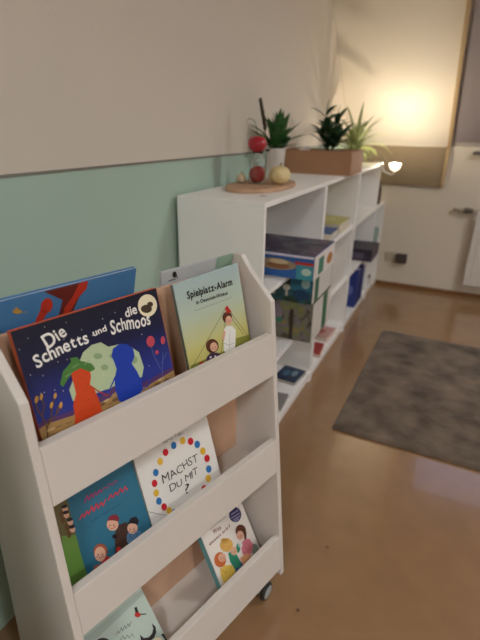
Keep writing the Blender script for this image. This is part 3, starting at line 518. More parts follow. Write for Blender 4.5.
  ('P','dotr',3,[(198.3,96.8),(196.6,93.8),(193.9,91.9),(190.6,91.5),(187.2,92.6),(184.2,95.0),(182.1,98.4),(181.2,102.2),(181.6,105.8),(183.3,108.8),(186.0,110.7),(189.2,111.1),(192.6,110.1),(195.6,107.7),(197.8,104.3),(198.7,100.5)]),
  ('P','dotr',3,[(168.2,30.9),(166.5,27.9),(163.9,26.2),(160.6,25.9),(157.3,27.1),(154.4,29.6),(152.4,33.1),(151.6,36.9),(152.0,40.6),(153.6,43.5),(156.2,45.3),(159.4,45.6),(162.7,44.4),(165.7,41.9),(167.7,38.5),(168.6,34.6)]),
  ('P','dotr',3,[(87.9,171.8),(86.4,169.0),(84.0,167.2),(81.2,166.7),(78.3,167.5),(75.8,169.6),(74.0,172.6),(73.3,176.0),(73.7,179.3),(75.2,182.1),(77.5,183.9),(80.4,184.5),(83.3,183.7),(85.8,181.6),(87.6,178.7),(88.3,175.2)]),
  ('P','dotr',3,[(40.1,120.8),(38.6,118.1),(36.4,116.4),(33.7,116.0),(30.9,116.9),(28.6,119.0),(26.9,122.0),(26.3,125.4),(26.7,128.7),(28.1,131.4),(30.4,133.1),(33.0,133.5),(35.8,132.6),(38.2,130.6),(39.8,127.6),(40.5,124.1)]),
  ('P','dotr',3,[(47.9,56.5),(46.4,53.8),(44.1,52.1),(41.3,51.8),(38.5,52.9),(36.1,55.2),(34.4,58.3),(33.8,61.8),(34.2,65.2),(35.6,67.9),(37.9,69.6),(40.7,69.9),(43.5,68.9),(45.9,66.6),(47.6,63.4),(48.3,59.9)]),
  ('P','dotr',3,[(96.0,20.8),(94.4,18.0),(92.0,16.4),(89.0,16.1),(86.0,17.3),(83.4,19.8),(81.6,23.1),(80.8,26.8),(81.3,30.3),(82.8,33.1),(85.2,34.8),(88.1,35.0),(91.2,33.9),(93.8,31.5),(95.6,28.1),(96.4,24.4)]),
  ('P','dotb',3,[(179.5,144.5),(177.9,141.5),(175.2,139.6),(172.0,139.1),(168.7,140.1),(165.9,142.3),(163.8,145.6),(163.0,149.2),(163.4,152.8),(165.0,155.8),(167.6,157.6),(170.8,158.2),(174.1,157.3),(177.0,155.0),(179.1,151.8),(180.0,148.1)]),
  ('P','dotb',3,[(195.5,69.1),(193.8,66.1),(191.1,64.3),(187.7,63.9),(184.3,65.1),(181.4,67.5),(179.3,71.0),(178.4,74.8),(178.8,78.5),(180.5,81.5),(183.1,83.3),(186.4,83.7),(189.8,82.6),(192.8,80.1),(195.0,76.7),(195.9,72.8)]),
  ('P','dotb',3,[(113.6,175.8),(112.1,172.9),(109.6,171.1),(106.7,170.6),(103.7,171.4),(101.1,173.5),(99.3,176.5),(98.5,180.0),(98.9,183.4),(100.4,186.2),(102.9,188.0),(105.8,188.6),(108.8,187.8),(111.4,185.7),(113.3,182.7),(114.0,179.2)]),
  ('P','dotb',3,[(50.2,142.0),(48.7,139.2),(46.4,137.5),(43.7,137.0),(40.9,137.9),(38.5,140.0),(36.9,143.0),(36.2,146.3),(36.7,149.6),(38.1,152.4),(40.3,154.1),(43.0,154.6),(45.8,153.7),(48.2,151.7),(49.9,148.7),(50.6,145.3)]),
  ('P','dotb',3,[(39.0,76.9),(37.6,74.2),(35.3,72.6),(32.6,72.2),(29.8,73.2),(27.4,75.5),(25.8,78.5),(25.1,82.0),(25.6,85.3),(27.0,88.0),(29.2,89.7),(31.9,90.1),(34.7,89.1),(37.1,86.9),(38.8,83.8),(39.4,80.3)]),
  ('P','dotb',3,[(70.1,27.6),(68.6,24.8),(66.2,23.2),(63.4,22.9),(60.5,24.1),(58.0,26.4),(56.2,29.7),(55.5,33.3),(56.0,36.8),(57.5,39.5),(59.8,41.2),(62.6,41.5),(65.5,40.3),(68.1,38.0),(69.8,34.7),(70.6,31.1)]),
  ('T', 'ink', 4, 'MACHST', [55.3, 109.2], 0.004, 108.0, 20.5, 'hand'),
  ('T', 'ink', 4, 'DU MIT', [67.5, 81.1], -0.008, 86.8, 17.2, 'hand'),
  ('T', 'ink', 4, '?', [104.7, 51.9], -0.097, 13.0, 23.8, 'hand'),
  ('T', 'greytxt', 4, 'Hervé Tullet', [79.6, 195.4], -0.039, 61.1, 8.1, 'hand'),
  ('P','greytxt',3,[(0.8,74.1),(24.5,52.3),(25.2,53.0),(0.8,75.3)]),
  ('P','greytxt',3,[(24.2,52.6),(56.5,27.2),(57.0,27.9),(24.8,53.3)]),
 ],
 'was':[
  ('P','navybadge',4,[(150.4,158.6),(144.9,152.7),(137.3,149.6),(128.7,149.8),(120.4,153.3),(113.6,159.4),(109.4,167.3),(108.4,175.7),(110.7,183.4),(115.9,189.3),(123.4,192.5),(131.9,192.4),(140.3,189.1),(147.3,183.0),(151.6,175.1),(152.7,166.5)]),
  ('P','lilac',5,[(117.0,178.3),(145.0,175.0),(145.2,176.8),(117.2,180.1)]),
  ('P','lilac',5,[(112.3,169.8),(146.9,165.3),(147.1,167.1),(112.5,171.6)]),
  ('P','lilac',5,[(116.4,161.9),(145.5,157.7),(145.8,159.5),(116.7,163.7)]),
  ('P','lilac',5,[(116.4,156.7),(137.2,153.4),(137.5,155.2),(116.7,158.5)]),
  ('P','greytxt',4,[(33.7,185.0),(62.4,185.9),(62.4,186.9),(33.7,186.0)]),
  ('P','greytxt',4,[(61.9,185.9),(97.4,185.1),(97.4,186.1),(61.9,186.9)]),
  ('T', 'maroon', 5, 'Was', [39.5, 168.9], -0.072, 29.6, 11.6, 'bold'),
  ('T', 'maroon', 5, 'essen', [15.2, 151.2], 0.01, 45.7, 8.0, 'bold'),
  ('T', 'maroon', 5, 'wir?', [66.1, 151.3], 0.042, 34.0, 8.8, 'bold'),
  ('P','hat',4,[(85.4,105.8),(80.5,100.8),(73.3,98.8),(64.9,99.9),(56.7,104.0),(49.7,110.3),(45.2,118.0),(43.6,125.9),(45.4,132.9),(50.0,137.8),(57.1,140.0),(65.4,139.0),(73.7,135.1),(80.8,128.8),(85.6,120.9),(87.2,112.9)]),
  ('P','hat',4,[(75.4,126.9),(73.5,125.4),(70.1,125.3),(65.9,126.6),(61.5,129.0),(57.5,132.2),(54.6,135.7),(53.2,139.0),(53.4,141.5),(55.3,143.0),(58.6,143.1),(62.7,141.9),(67.2,139.5),(71.2,136.3),(74.2,132.7),(75.7,129.4)]),
  ('P','hairor',5,[(46.5,87.8),(41.6,82.3),(34.9,79.6),(27.3,80.0),(20.0,83.5),(14.2,89.4),(10.6,96.9),(9.7,104.8),(11.8,112.1),(16.5,117.5),(23.1,120.3),(30.7,120.1),(38.0,116.8),(44.0,110.9),(47.8,103.3),(48.6,95.2)]),
  ('P','skin',6,[(49.1,92.5),(46.2,89.5),(42.0,88.3),(37.0,88.9),(32.2,91.3),(28.2,95.1),(25.5,99.8),(24.7,104.6),(25.7,108.8),(28.6,111.8),(32.7,113.1),(37.6,112.6),(42.5,110.2),(46.6,106.4),(49.3,101.7),(50.1,96.8)]),
  ('P','ink',7,[(35.4,101.1),(34.6,100.5),(33.5,100.8),(32.9,101.7),(33.0,102.8),(33.8,103.4),(34.8,103.1),(35.5,102.2)]),
  ('P','ink',7,[(43.6,95.9),(42.8,95.3),(41.8,95.6),(41.1,96.5),(41.2,97.6),(42.1,98.2),(43.1,98.0),(43.7,97.0)]),
  ('P','maroon',7,[(32.4,96.7),(35.7,93.0),(36.3,93.5),(33.0,97.2)]),
  ('P','maroon',7,[(35.6,93.0),(40.3,92.2),(40.4,93.0),(35.7,93.8)]),
  ('P','rose',7,[(32.5,98.8),(31.3,98.3),(29.6,99.0),(28.4,100.4),(28.2,101.7),(29.3,102.2),(31.0,101.5),(32.3,100.1)]),
  ('P','rose',7,[(45.2,90.9),(44.1,90.5),(42.3,91.2),(41.0,92.6),(40.9,94.0),(42.0,94.4),(43.7,93.7),(45.1,92.3)]),
  ('P','yellow',5,[(16.0,78.4),(34.8,80.0),(56.8,64.3),(61.7,45.6),(46.7,31.1),(20.0,28.3),(10.6,47.7)]),
  ('P','green',5,[(60.0,97.6),(74.1,98.1),(83.7,81.2),(87.2,55.7),(79.9,42.8),(60.3,51.7),(55.9,75.1)]),
  ('P','green',6,[(103.3,84.3),(100.6,80.6),(97.3,78.2),(94.0,77.3),(91.2,78.1),(89.3,80.5),(88.6,84.2),(89.1,88.5),(90.9,92.8),(93.6,96.5),(96.8,99.0),(100.1,99.9),(103.0,99.1),(104.9,96.7),(105.7,93.0),(105.1,88.7)]),
  ('P','skin',6,[(91.5,83.6),(88.5,80.5),(84.3,79.1),(79.5,79.5),(74.8,81.7),(71.0,85.4),(68.6,90.0),(67.9,94.7),(69.1,99.0),(71.9,102.1),(76.1,103.6),(80.9,103.2),(85.6,101.0),(89.5,97.4),(92.0,92.8),(92.7,87.9)]),
  ('P','ink',7,[(75.3,93.7),(74.6,93.1),(73.6,93.3),(73.0,94.2),(73.1,95.2),(73.8,95.8),(74.8,95.6),(75.4,94.7)]),
  ('P','ink',7,[(83.1,88.8),(82.4,88.3),(81.4,88.5),(80.8,89.3),(80.9,90.4),(81.7,90.9),(82.6,90.7),(83.3,89.8)]),
  ('P','maroon',7,[(72.5,89.6),(75.6,86.1),(76.2,86.6),(73.1,90.1)]),
  ('P','maroon',7,[(75.5,86.1),(80.0,85.3),(80.1,86.1),(75.7,86.9)]),
  ('P','rose',7,[(72.6,91.5),(71.5,91.1),(69.9,91.7),(68.7,93.0),(68.5,94.3),(69.6,94.7),(71.2,94.1),(72.4,92.7)]),
  ('P','rose',7,[(84.7,84.2),(83.6,83.8),(82.0,84.4),(80.7,85.7),(80.6,87.0),(81.6,87.4),(83.3,86.8),(84.5,85.4)]),
  ('P','white',6,[(114.5,86.1),(112.6,84.2),(109.9,83.3),(106.8,83.6),(103.8,85.1),(101.2,87.4),(99.6,90.3),(99.1,93.4),(99.8,96.0),(101.7,98.0),(104.4,98.8),(107.5,98.6),(110.5,97.1),(113.1,94.8),(114.8,91.8),(115.3,88.8)]),
  ('P','yellow',5,[(58.2,123.4),(87.0,111.8),(87.5,112.9),(58.6,124.5)]),
  ('P','orange',6,[(18.3,81.3),(29.4,58.1),(30.3,58.5),(19.2,81.8)]),
  ('P','gold',6,[(35.3,69.7),(28.2,44.2),(29.1,43.9),(36.2,69.4)]),
  ('P','gold',6,[(47.6,61.1),(36.4,43.3),(37.3,42.8),(48.4,60.5)]),
  ('P','maroon',6,[(118.3,83.3),(124.7,57.7),(125.5,57.9),(119.1,83.5)]),
  ('P','maroon',6,[(132.8,78.9),(133.2,57.1),(134.0,57.2),(133.6,79.0)]),
  ('P','jeans',4,[(58.8,52.8),(87.2,55.7),(95.3,31.8),(76.8,24.5),(36.9,28.3),(36.0,39.0)]),
  ('P','hairbrown',6,[(144.2,111.1),(139.7,106.3),(133.3,104.1),(125.9,104.6),(118.8,107.8),(112.9,113.2),(109.2,120.0),(108.2,127.0),(110.0,133.4),(114.4,138.1),(120.7,140.5),(128.0,140.1),(135.2,137.0),(141.2,131.6),(145.0,124.8),(146.1,117.6)]),
  ('P','skin',7,[(131.3,105.3),(128.1,101.8),(123.5,100.0),(118.4,100.3),(113.5,102.4),(109.6,106.2),(107.1,111.0),(106.5,116.1),(107.9,120.7),(111.1,124.2),(115.5,126.0),(120.6,125.9),(125.6,123.8),(129.6,120.0),(132.1,115.2),(132.7,110.0)]),
  ('P','ink',8,[(114.2,115.0),(113.4,114.4),(112.4,114.6),(111.8,115.5),(111.9,116.5),(112.7,117.1),(113.7,116.9),(114.3,116.0)]),
  ('P','ink',8,[(122.4,110.1),(121.6,109.5),(120.6,109.8),(119.9,110.6),(120.1,111.7),(120.9,112.3),(121.9,112.0),(122.5,111.2)]),
  ('P','maroon',8,[(111.3,110.8),(114.6,107.2),(115.2,107.8),(111.9,111.3)]),
  ('P','maroon',8,[(114.5,107.3),(119.1,106.5),(119.3,107.3),(114.6,108.1)]),
  ('P','rose',8,[(111.4,112.7),(110.3,112.3),(108.6,112.9),(107.3,114.2),(107.2,115.5),(108.3,116.0),(109.9,115.3),(111.2,114.0)]),
  ('P','rose',8,[(124.0,105.4),(122.9,105.0),(121.2,105.6),(119.9,107.0),(119.7,108.2),(120.8,108.7),(122.5,108.0),(123.8,106.7)]),
  ('P','hairbrown',6,[(138.3,117.6),(143.7,106.2),(134.5,92.7),(127.2,94.3)]),
  ('P','rose',5,[(112.4,92.7),(131.2,94.8),(145.7,83.6),(148.9,62.8),(133.6,46.8),(109.6,50.4),(102.8,68.1)]),
  ('P','peach',6,[(90.3,61.2),(114.9,59.7),(128.7,44.9),(110.0,31.8),(90.2,35.5)]),
  ('P','greygreen',4,[(144.0,71.5),(162.2,56.6),(163.8,39.4),(142.2,35.6),(134.7,48.7)]),
  ('P','earth',3,[(1.4,24.9),(18.1,37.2),(47.7,35.4),(93.2,28.1),(167.2,27.9),(167.2,19.3),(165.3,8.8),(3.2,3.8)]),
 ],
 'bl':[
  ('P','mintgrey',1,[(23.9,171.4),(198.2,171.6),(199.2,170.3),(199.2,160.3),(42.0,152.2)]),
  ('P','hairdk',4,[(164.5,150.3),(170.9,148.8),(168.9,134.8),(166.6,126.9),(159.9,129.7)]),
  ('P','red',5,[(170.5,127.8),(169.0,126.4),(166.7,125.9),(164.2,126.5),(161.6,127.9),(159.5,130.1),(158.1,132.6),(157.6,135.2),(158.2,137.3),(159.7,138.7),(161.9,139.2),(164.4,138.7),(167.0,137.3),(169.2,135.1),(170.6,132.5),(171.0,130.0)]),
  ('P','hairdk',4,[(165.6,131.2),(182.4,119.3),(183.5,121.0),(166.8,132.9)]),
  ('P','hairdk',4,[(184.4,94.7),(188.9,82.9),(184.9,71.6),(174.4,65.6),(159.9,67.8),(144.8,80.0),(148.7,94.3),(152.9,82.4),(164.2,75.2),(175.0,76.1),(182.6,83.1)]),
  ('P','hairdk',4,[(192.1,59.5),(199.2,57.5),(199.2,38.7),(194.0,33.0),(194.8,45.8)]),
  ('P','hairdk',4,[(83.6,129.6),(81.3,128.0),(77.6,128.0),(73.0,129.9),(68.1,133.1),(63.8,137.3),(60.7,141.8),(59.1,146.0),(59.5,149.1),(61.7,150.8),(65.3,150.7),(69.9,149.0),(74.8,145.7),(79.2,141.5),(82.4,137.0),(83.9,132.8)]),
  ('P','cream',3,[(189.1,44.1),(186.6,42.1),(182.9,41.8),(178.4,43.1),(174.0,45.9),(170.2,49.8),(167.6,54.2),(166.7,58.3),(167.5,61.7),(169.9,63.7),(173.6,64.1),(178.0,62.8),(182.5,60.0),(186.4,56.1),(189.0,51.7),(189.9,47.5)]),
  ('P','greytxt',4,[(101.7,129.5),(109.4,134.7),(108.7,135.7),(101.0,130.5)]),
  ('P','greytxt',4,[(108.2,135.2),(109.5,128.4),(110.6,128.6),(109.4,135.4)]),
  ('P','greytxt',4,[(110.1,128.1),(119.2,135.6),(118.4,136.5),(109.4,129.0)]),
  ('P','greytxt',4,[(118.0,136.2),(117.9,127.1),(119.1,127.1),(119.2,136.2)]),
  ('P','greytxt',4,[(118.6,126.7),(127.6,133.9),(126.8,134.9),(117.9,127.6)]),
  ('P','greytxt',4,[(126.4,134.5),(126.5,125.6),(127.7,125.7),(127.6,134.5)]),
  ('P','greytxt',4,[(127.2,125.3),(136.1,132.2),(135.3,133.1),(126.5,126.2)]),
  ('P','greytxt',4,[(134.9,132.7),(135.1,124.2),(136.3,124.2),(136.1,132.8)]),
  ('P','greytxt',4,[(135.9,123.9),(145.0,131.0),(144.2,132.0),(135.1,124.8)]),
  ('P','greytxt',4,[(105.2,114.6),(114.4,118.8),(113.9,119.9),(104.7,115.7)]),
  ('P','greytxt',4,[(113.2,119.4),(114.6,109.7),(115.8,109.8),(114.4,119.6)]),
  ('P','greytxt',4,[(115.1,109.4),(123.9,112.8),(123.5,113.9),(114.7,110.5)]),
  ('P','greytxt',4,[(122.8,113.4),(124.7,104.3),(125.8,104.6),(124.0,113.6)]),
  ('P','greytxt',4,[(125.2,104.1),(134.5,108.2),(134.0,109.3),(124.7,105.2)]),
  ('P','greytxt',4,[(133.3,108.8),(134.8,99.0),(136.0,99.2),(134.5,109.0)]),
 ],
 'blue':[
  ('P','reddk',2,[(96.1,311.2),(163.2,311.2),(170.5,298.1),(150.8,253.7),(122.1,250.4),(130.5,284.9),(111.5,299.4)]),
  ('P','red2',3,[(162.6,311.1),(165.8,311.2),(180.2,311.2),(177.2,295.1),(157.5,277.0),(142.1,250.1),(130.6,241.1),(133.4,265.6),(149.2,285.6)]),
  ('P','red2',3,[(110.8,275.1),(108.3,270.4),(104.7,267.4),(100.5,266.6),(96.3,268.2),(92.8,271.8),(90.5,276.9),(89.8,282.7),(90.7,288.3),(93.1,292.9),(96.7,295.9),(100.8,296.7),(104.9,295.3),(108.5,291.8),(110.8,286.7),(111.6,280.9)]),
  ('P','red2',3,[(79.0,255.6),(90.0,279.1),(103.1,269.0),(89.3,248.9)]),
  ('P','gold',3,[(56.9,283.7),(56.2,282.1),(54.5,281.2),(51.9,281.0),(49.0,281.6),(46.1,282.9),(43.7,284.7),(42.2,286.7),(41.7,288.5),(42.4,290.1),(44.1,291.0),(46.5,291.2),(49.4,290.7),(52.3,289.4),(54.8,287.6),(56.4,285.6)]),
  ('P','gold',3,[(50.9,291.3),(50.7,290.3),(50.1,289.6),(49.3,289.2),(48.4,289.3),(47.5,289.8),(46.8,290.6),(46.3,291.7),(46.2,292.8),(46.4,293.8),(47.0,294.6),(47.8,294.9),(48.7,294.9),(49.6,294.4),(50.3,293.5),(50.8,292.5)]),
  ('P','gold',3,[(56.8,281.9),(65.7,279.1),(66.1,280.2),(57.2,283.1)]),
 ],
 'grey':[
  ('P','greentag',2,[(168.0,282.9),(178.6,284.2),(225.2,284.2),(225.2,252.9),(166.8,253.9)]),
  ('P','ink',3,[(42.7,269.1),(42.7,266.2),(41.8,263.8),(40.2,262.5),(38.2,262.4),(36.0,263.6),(33.9,265.7),(32.4,268.6),(31.6,271.7),(31.7,274.6),(32.6,276.9),(34.1,278.2),(36.2,278.3),(38.4,277.2),(40.4,275.1),(41.9,272.3)]),
  ('P','ink',3,[(21.6,257.6),(42.3,258.3),(42.3,260.3),(21.5,259.6)]),
  ('P','ink',3,[(38.5,276.7),(46.6,258.0),(48.4,258.8),(40.3,277.5)]),
 ],
}


BOOKFRAME = {}
# ------------------------------------------------------------------ camera
CAM = {'C': [0.967302, 0.0, 1.331723], 'r': [0.904111, 0.426975, 0.016599], 'u': [-0.178665, 0.342461, 0.922388], 'f': [-0.388152, 0.836907, -0.385908], 'fpx': 460.48}
cam = bpy.data.cameras.new('camera'); co = bpy.data.objects.new('camera', cam); COL.objects.link(co)
Mx = Matrix.Identity(4)
for i in range(3):
    Mx[i][0] = CAM['r'][i]; Mx[i][1] = CAM['u'][i]; Mx[i][2] = -CAM['f'][i]; Mx[i][3] = CAM['C'][i]
co.matrix_world = Mx
cam.sensor_width = 36.0; cam.sensor_fit = 'AUTO'; cam.lens = CAM['fpx'] * 36.0 / 640.0
cam.clip_start = 0.02
cam.dof.use_dof = True; cam.dof.focus_distance = 0.98; cam.dof.aperture_fstop = 3.0
S.camera = co

# ------------------------------------------------------------------ room shell
YB = 4.291; KNEE = 1.22; HC = 2.6; XR = 4.0; YF = -2.6; PZ = 1.219
YS = YB - (HC - KNEE)
m_white = mat('wall_cream_paint', 'ddd2c2', rough=0.75, bump=0.25, bscale=120)
m_green = mat('wall_green_paint', 'b1c8b7', rough=0.6, bump=0.2, bscale=120)
m_back = mat('wall_back_paint', 'd9cdba', rough=0.75, bump=0.25, bscale=120)
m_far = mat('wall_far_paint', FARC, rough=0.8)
m_floor = mat('linoleum_floor', '93704e', rough=0.2, spec=1.0, coat=0.5, vary=0.06, vscale=9, bump=0.05, bscale=40)
b = MB(); b.quad([(0, YF, 0), (XR, YF, 0), (XR, YB, 0), (0, YB, 0)]); struct(b.build('floor', m_floor))
b = MB()
b.quad([(0, YF, 0), (0, YB, 0), (0, YB, PZ), (0, YF, PZ)], 1)
b.quad([(0, YF, PZ), (0, YB, PZ), (0, YB, KNEE), (0, YS, HC), (0, YF, HC)], 0)
struct(b.build('wall_left', [m_white, m_green]))
b = MB(); b.box(0.0, 0.004, YF, YB, PZ - 0.003, PZ + 0.003); struct(b.build('trim_1', mat('paint_edge_strip', '8a8478', rough=0.6)))
b = MB(); b.quad([(0, YB, 0), (XR, YB, 0), (XR, YB, KNEE), (0, YB, KNEE)]); struct(b.build('wall_back', m_back))
b = MB(); b.quad([(XR, YF, 0), (XR, YB, 0), (XR, YB, KNEE), (XR, YS, HC), (XR, YF, HC)]); struct(b.build('wall_right', m_far))
b = MB(); b.quad([(0, YF, 0), (XR, YF, 0), (XR, YF, HC), (0, YF, HC)]); struct(b.build('wall_front', m_far))
WX0, WX1, WZ0, WZ1 = 1.0, 1.78, 1.36, 1.78           # roof window opening
def sl(x, z, off=0.0):                                  # a point of the roof slope, off = out into the room
    return (x, YB - (z - KNEE) - off * 0.7071, z - off * 0.7071)
b = MB()
b.quad([(0, YF, HC), (XR, YF, HC), (XR, YS, HC), (0, YS, HC)])
for (xa, xb, za, zb) in ((0, WX0, KNEE, HC), (WX1, XR, KNEE, HC), (WX0, WX1, KNEE, WZ0), (WX0, WX1, WZ1, HC)):
    b.quad([sl(xa, za), sl(xb, za), sl(xb, zb), sl(xa, zb)])
struct(b.build('ceiling', mat('ceiling_paint', 'c4bcb6', rough=0.8)))
b = MB(); b.box(0.0, XR, YB - 0.012, YB, 0.0, 0.035, bev=0.002); struct(b.build('baseboard_back', mat('baseboard_wood', '7d5530', rough=0.5)))
# roof window
wf = MB()
def sbox(mb, xa, xb, za, zb, t0, t1, mi=0):
    P = [sl(x, z, t) for x in (xa, xb) for z in (za, zb) for t in (t0, t1)]
    v = [mb.bm.verts.new(p) for p in P]
    for f in ((0, 1, 3, 2), (4, 6, 7, 5), (0, 4, 5, 1), (2, 3, 7, 6), (0, 2, 6, 4), (1, 5, 7, 3)):
        fc = mb.bm.faces.new([v[i] for i in f]); fc.material_index = mi
    bmesh.ops.recalc_face_normals(mb.bm, faces=mb.bm.faces)
for r in ((WX0 - .165, WX0 + .03, WZ0 - .10, HC - .08), (WX1 - .03, WX1 + .04, WZ0 - .10, HC - .08), (WX0 + .03, WX1 - .03, WZ0 - .10, WZ0 + .03), (WX0 + .03, WX1 - .03, WZ1 - .03, HC - .08)):
    sbox(wf, *r, -0.06 if r[3] < WZ1 else -.003, 0.012)
win = struct(wf.build('window_1', mat('roof_window_frame', '908789', rough=0.5)))
g = MB(); sbox(g, WX0 + .03, WX1 - .03, WZ0 + .03, WZ1 - .03, -0.035, -0.03); struct(g.build('window_pane', mat('window_glass', 'ffffff', rough=0.02, trans=1.0, ior=1.2), win))
b = MB(); b.box(0.985, 1.35, YB - 0.06, YB, 1.163, 1.187, bev=0.003); struct(b.build('trim_2', mat('sill_dark', '5d5550', rough=0.5)))

# ceiling lamp over the reading corner (outside the frame)
lampM = mat('ceiling_lamp_diffuser', 'ffffff', rough=0.5, emit=LAMP_C, estr=LAMP_E)
LS = .25
def ceiling_lamp(x, y, m, label):
    t = thing('ceiling_lamp', label, 'lamp', loc=(x, y, HC), group='square ceiling lamps')
    MB().box(-LS - .02, LS + .02, -LS - .02, LS + .02, -.05, -.0005, bev=.006).build('housing', mat('lamp_housing', 'eeeeee'), t)
    MB().box(-LS, LS, -LS, LS, -.056, -.0505).build('diffuser', m, t)
ceiling_lamp(LX, LY, lampM, 'flat square ceiling lamp nearer the camera, above the trolley end of the room')
ceiling_lamp(LX2, LY2, mat('ceiling_lamp_diffuser_fill', 'ffffff', rough=0.5, emit=LAMP_C, estr=LAMP_E2), 'flat square ceiling lamp added out of view above the rug to brighten the far walls')  # added fill lamp, evens out the light on the far walls

ceiling_lamp(LX3, LY3, mat('ceiling_lamp_diffuser_rear', 'ffffff', rough=0.5, emit=LAMP_C, estr=LAMP_E3), 'flat square ceiling lamp farthest from the roof slope, behind the camera')
# unseen cupboard beside the viewer, added only to shade the near trolley side
cb = thing('shade_blocker', 'white two-door cupboard shape added out of view to shade the near trolley side', 'cupboard', loc=(.012, -.80, 0))
m_cb = mat('shade_blocker_white', 'd9d2c8', rough=0.5)
CW, CL, CHH = .56, .82, CUPH
mb = MB(); mb.box(0, CW - .02, 0, CL, .06, CHH - .02); mb.box(.03, CW - .05, .02, CL - .02, 0, .06); mb.build('carcass', m_cb, cb)
MB().box(0, CW + .005, -.005, CL + .005, CHH - .02, CHH, bev=.002).build('top_panel', m_cb, cb)
for k in (0, 1):
    y0 = .004 + k * CL / 2
    d_ = MB().box(CW - .0195, CW - .001, y0, y0 + CL / 2 - .008, .065, CHH - .025, bev=.002).build('door', m_cb, cb)
    hy_ = CL / 2 + (-.05 if k == 0 else .05)
    MB().tube([(CW - .001, hy_, .70), (CW + .022, hy_, .71), (CW + .022, hy_, .80), (CW - .001, hy_, .81)], .005, n=10).build('handle', mat('handle_steel', '8c8a88', rough=.3, metal=.9), d_)

# ------------------------------------------------------------------ book trolley
TH = -0.27969; TX, TY = (0.42912, 0.38482)
LEAN = 0.0974
def fv(z): return LEAN * (1 - z)
VC = -0.104
def mv(v): return 2 * VC - v
TM = Matrix(((math.cos(TH), -math.sin(TH), 0, TX), (math.sin(TH), math.cos(TH), 0, TY), (0, 0, 1, 0), (0, 0, 0, 1)))
W = 0.62; PT = 0.016
m_lac = mat('white_lacquer', 'd9d0c6', rough=0.42, vary=0.015, vscale=6)
m_brd = mat('birch_board', 'd3a98a', rough=0.6, vary=0.07, vscale=14)
tr = thing('book_trolley', 'white wooden book trolley with three tilted tiers of picture books, on casters', 'book trolley', M=TM)
prof = [(fv(.10), .10), (fv(.949), .949), (-.067, 1.015), (-.092, 1.046), (-.104, 1.048)]
prof = prof + [(mv(v), z) for v, z in prof[-2::-1]]
for u0 in (0, W - PT):
    MB().prism([(v, z) for v, z in prof], u0, u0 + PT, axis=1, bev=.002).build('side_panel', m_lac, tr)
MB().box(VC - .005, VC + .005, PT, W - PT, .126, 1.018).build('divider_board', m_brd, tr)
RAILS = ((.756, .867, .768), (.466, .567, .478), (.126, .244, .138))
for zb, zt, zf in RAILS:
    for sd in (1, -1):
        q = [(fv(zb), zb), (fv(zt), zt), (fv(zt) - .018, zt), (fv(zb) - .018, zb)]
        fl = [(VC + .005, zf - .012), (VC + .005, zf), (fv(zb) - .018, zf), (fv(zb) - .018, zf - .012)]
        if sd < 0:
            q = [(mv(v), z) for v, z in q]; fl = [(mv(v), z) for v, z in fl]
        MB().prism(q, PT, W - PT, axis=1, bev=.0015).build('rail', m_lac, tr)
        MB().prism(fl, PT, W - PT, axis=1).build('tray_floor', m_lac, tr)
m_tyre = mat('caster_tyre', '2a2825', rough=0.5); m_hub = mat('caster_hub', '9fa6a3', rough=0.35); m_steel = mat('caster_steel', '6a6866', rough=0.35, metal=0.9)
def caster(u, v, ang):
    e = bpy.data.objects.new('caster', None); COL.objects.link(e); e.parent = tr; e.location = (v, u, 0); e.rotation_euler = (0, 0, ang)
    mb = MB(); mb.box(-.02, .02, -.02, .02, .119, .126, bev=.001); mb.lathe([(.008, .119), (.008, .07)], n=16)
    mb.box(-.012, .012, -.006, .006, .066, .09, bev=.002); mb.tube([(0, -.02, .028), (0, .02, .028)], .004)
    mb.box(-.006, .006, -.005, .005, .028, .07)
    mb.build('caster_fork', m_steel, e)
    for s in (-1, 1):
        R = Matrix.Translation((0, s * .014, .028)) @ Matrix.Rotation(PI / 2, 4, 'X')
        mb = MB(); mb.lathe([(.0, -.008), (.024, -.008), (.028, -.005), (.028, .005), (.024, .008), (0, .008)], n=28, M=R)
        mb.lathe([(0, -.0095), (.019, -.0095), (.021, -.008), (.021, .008), (.019, .0095), (0, .0095)], n=28, mi=1, M=R)
        mb.build('caster_wheel', [m_tyre, m_hub], e)
for u in (.042, .578):
    for v, a in ((.04, -PI / 2 + .13), (mv(.04), 2.2)): caster(u, v, a)

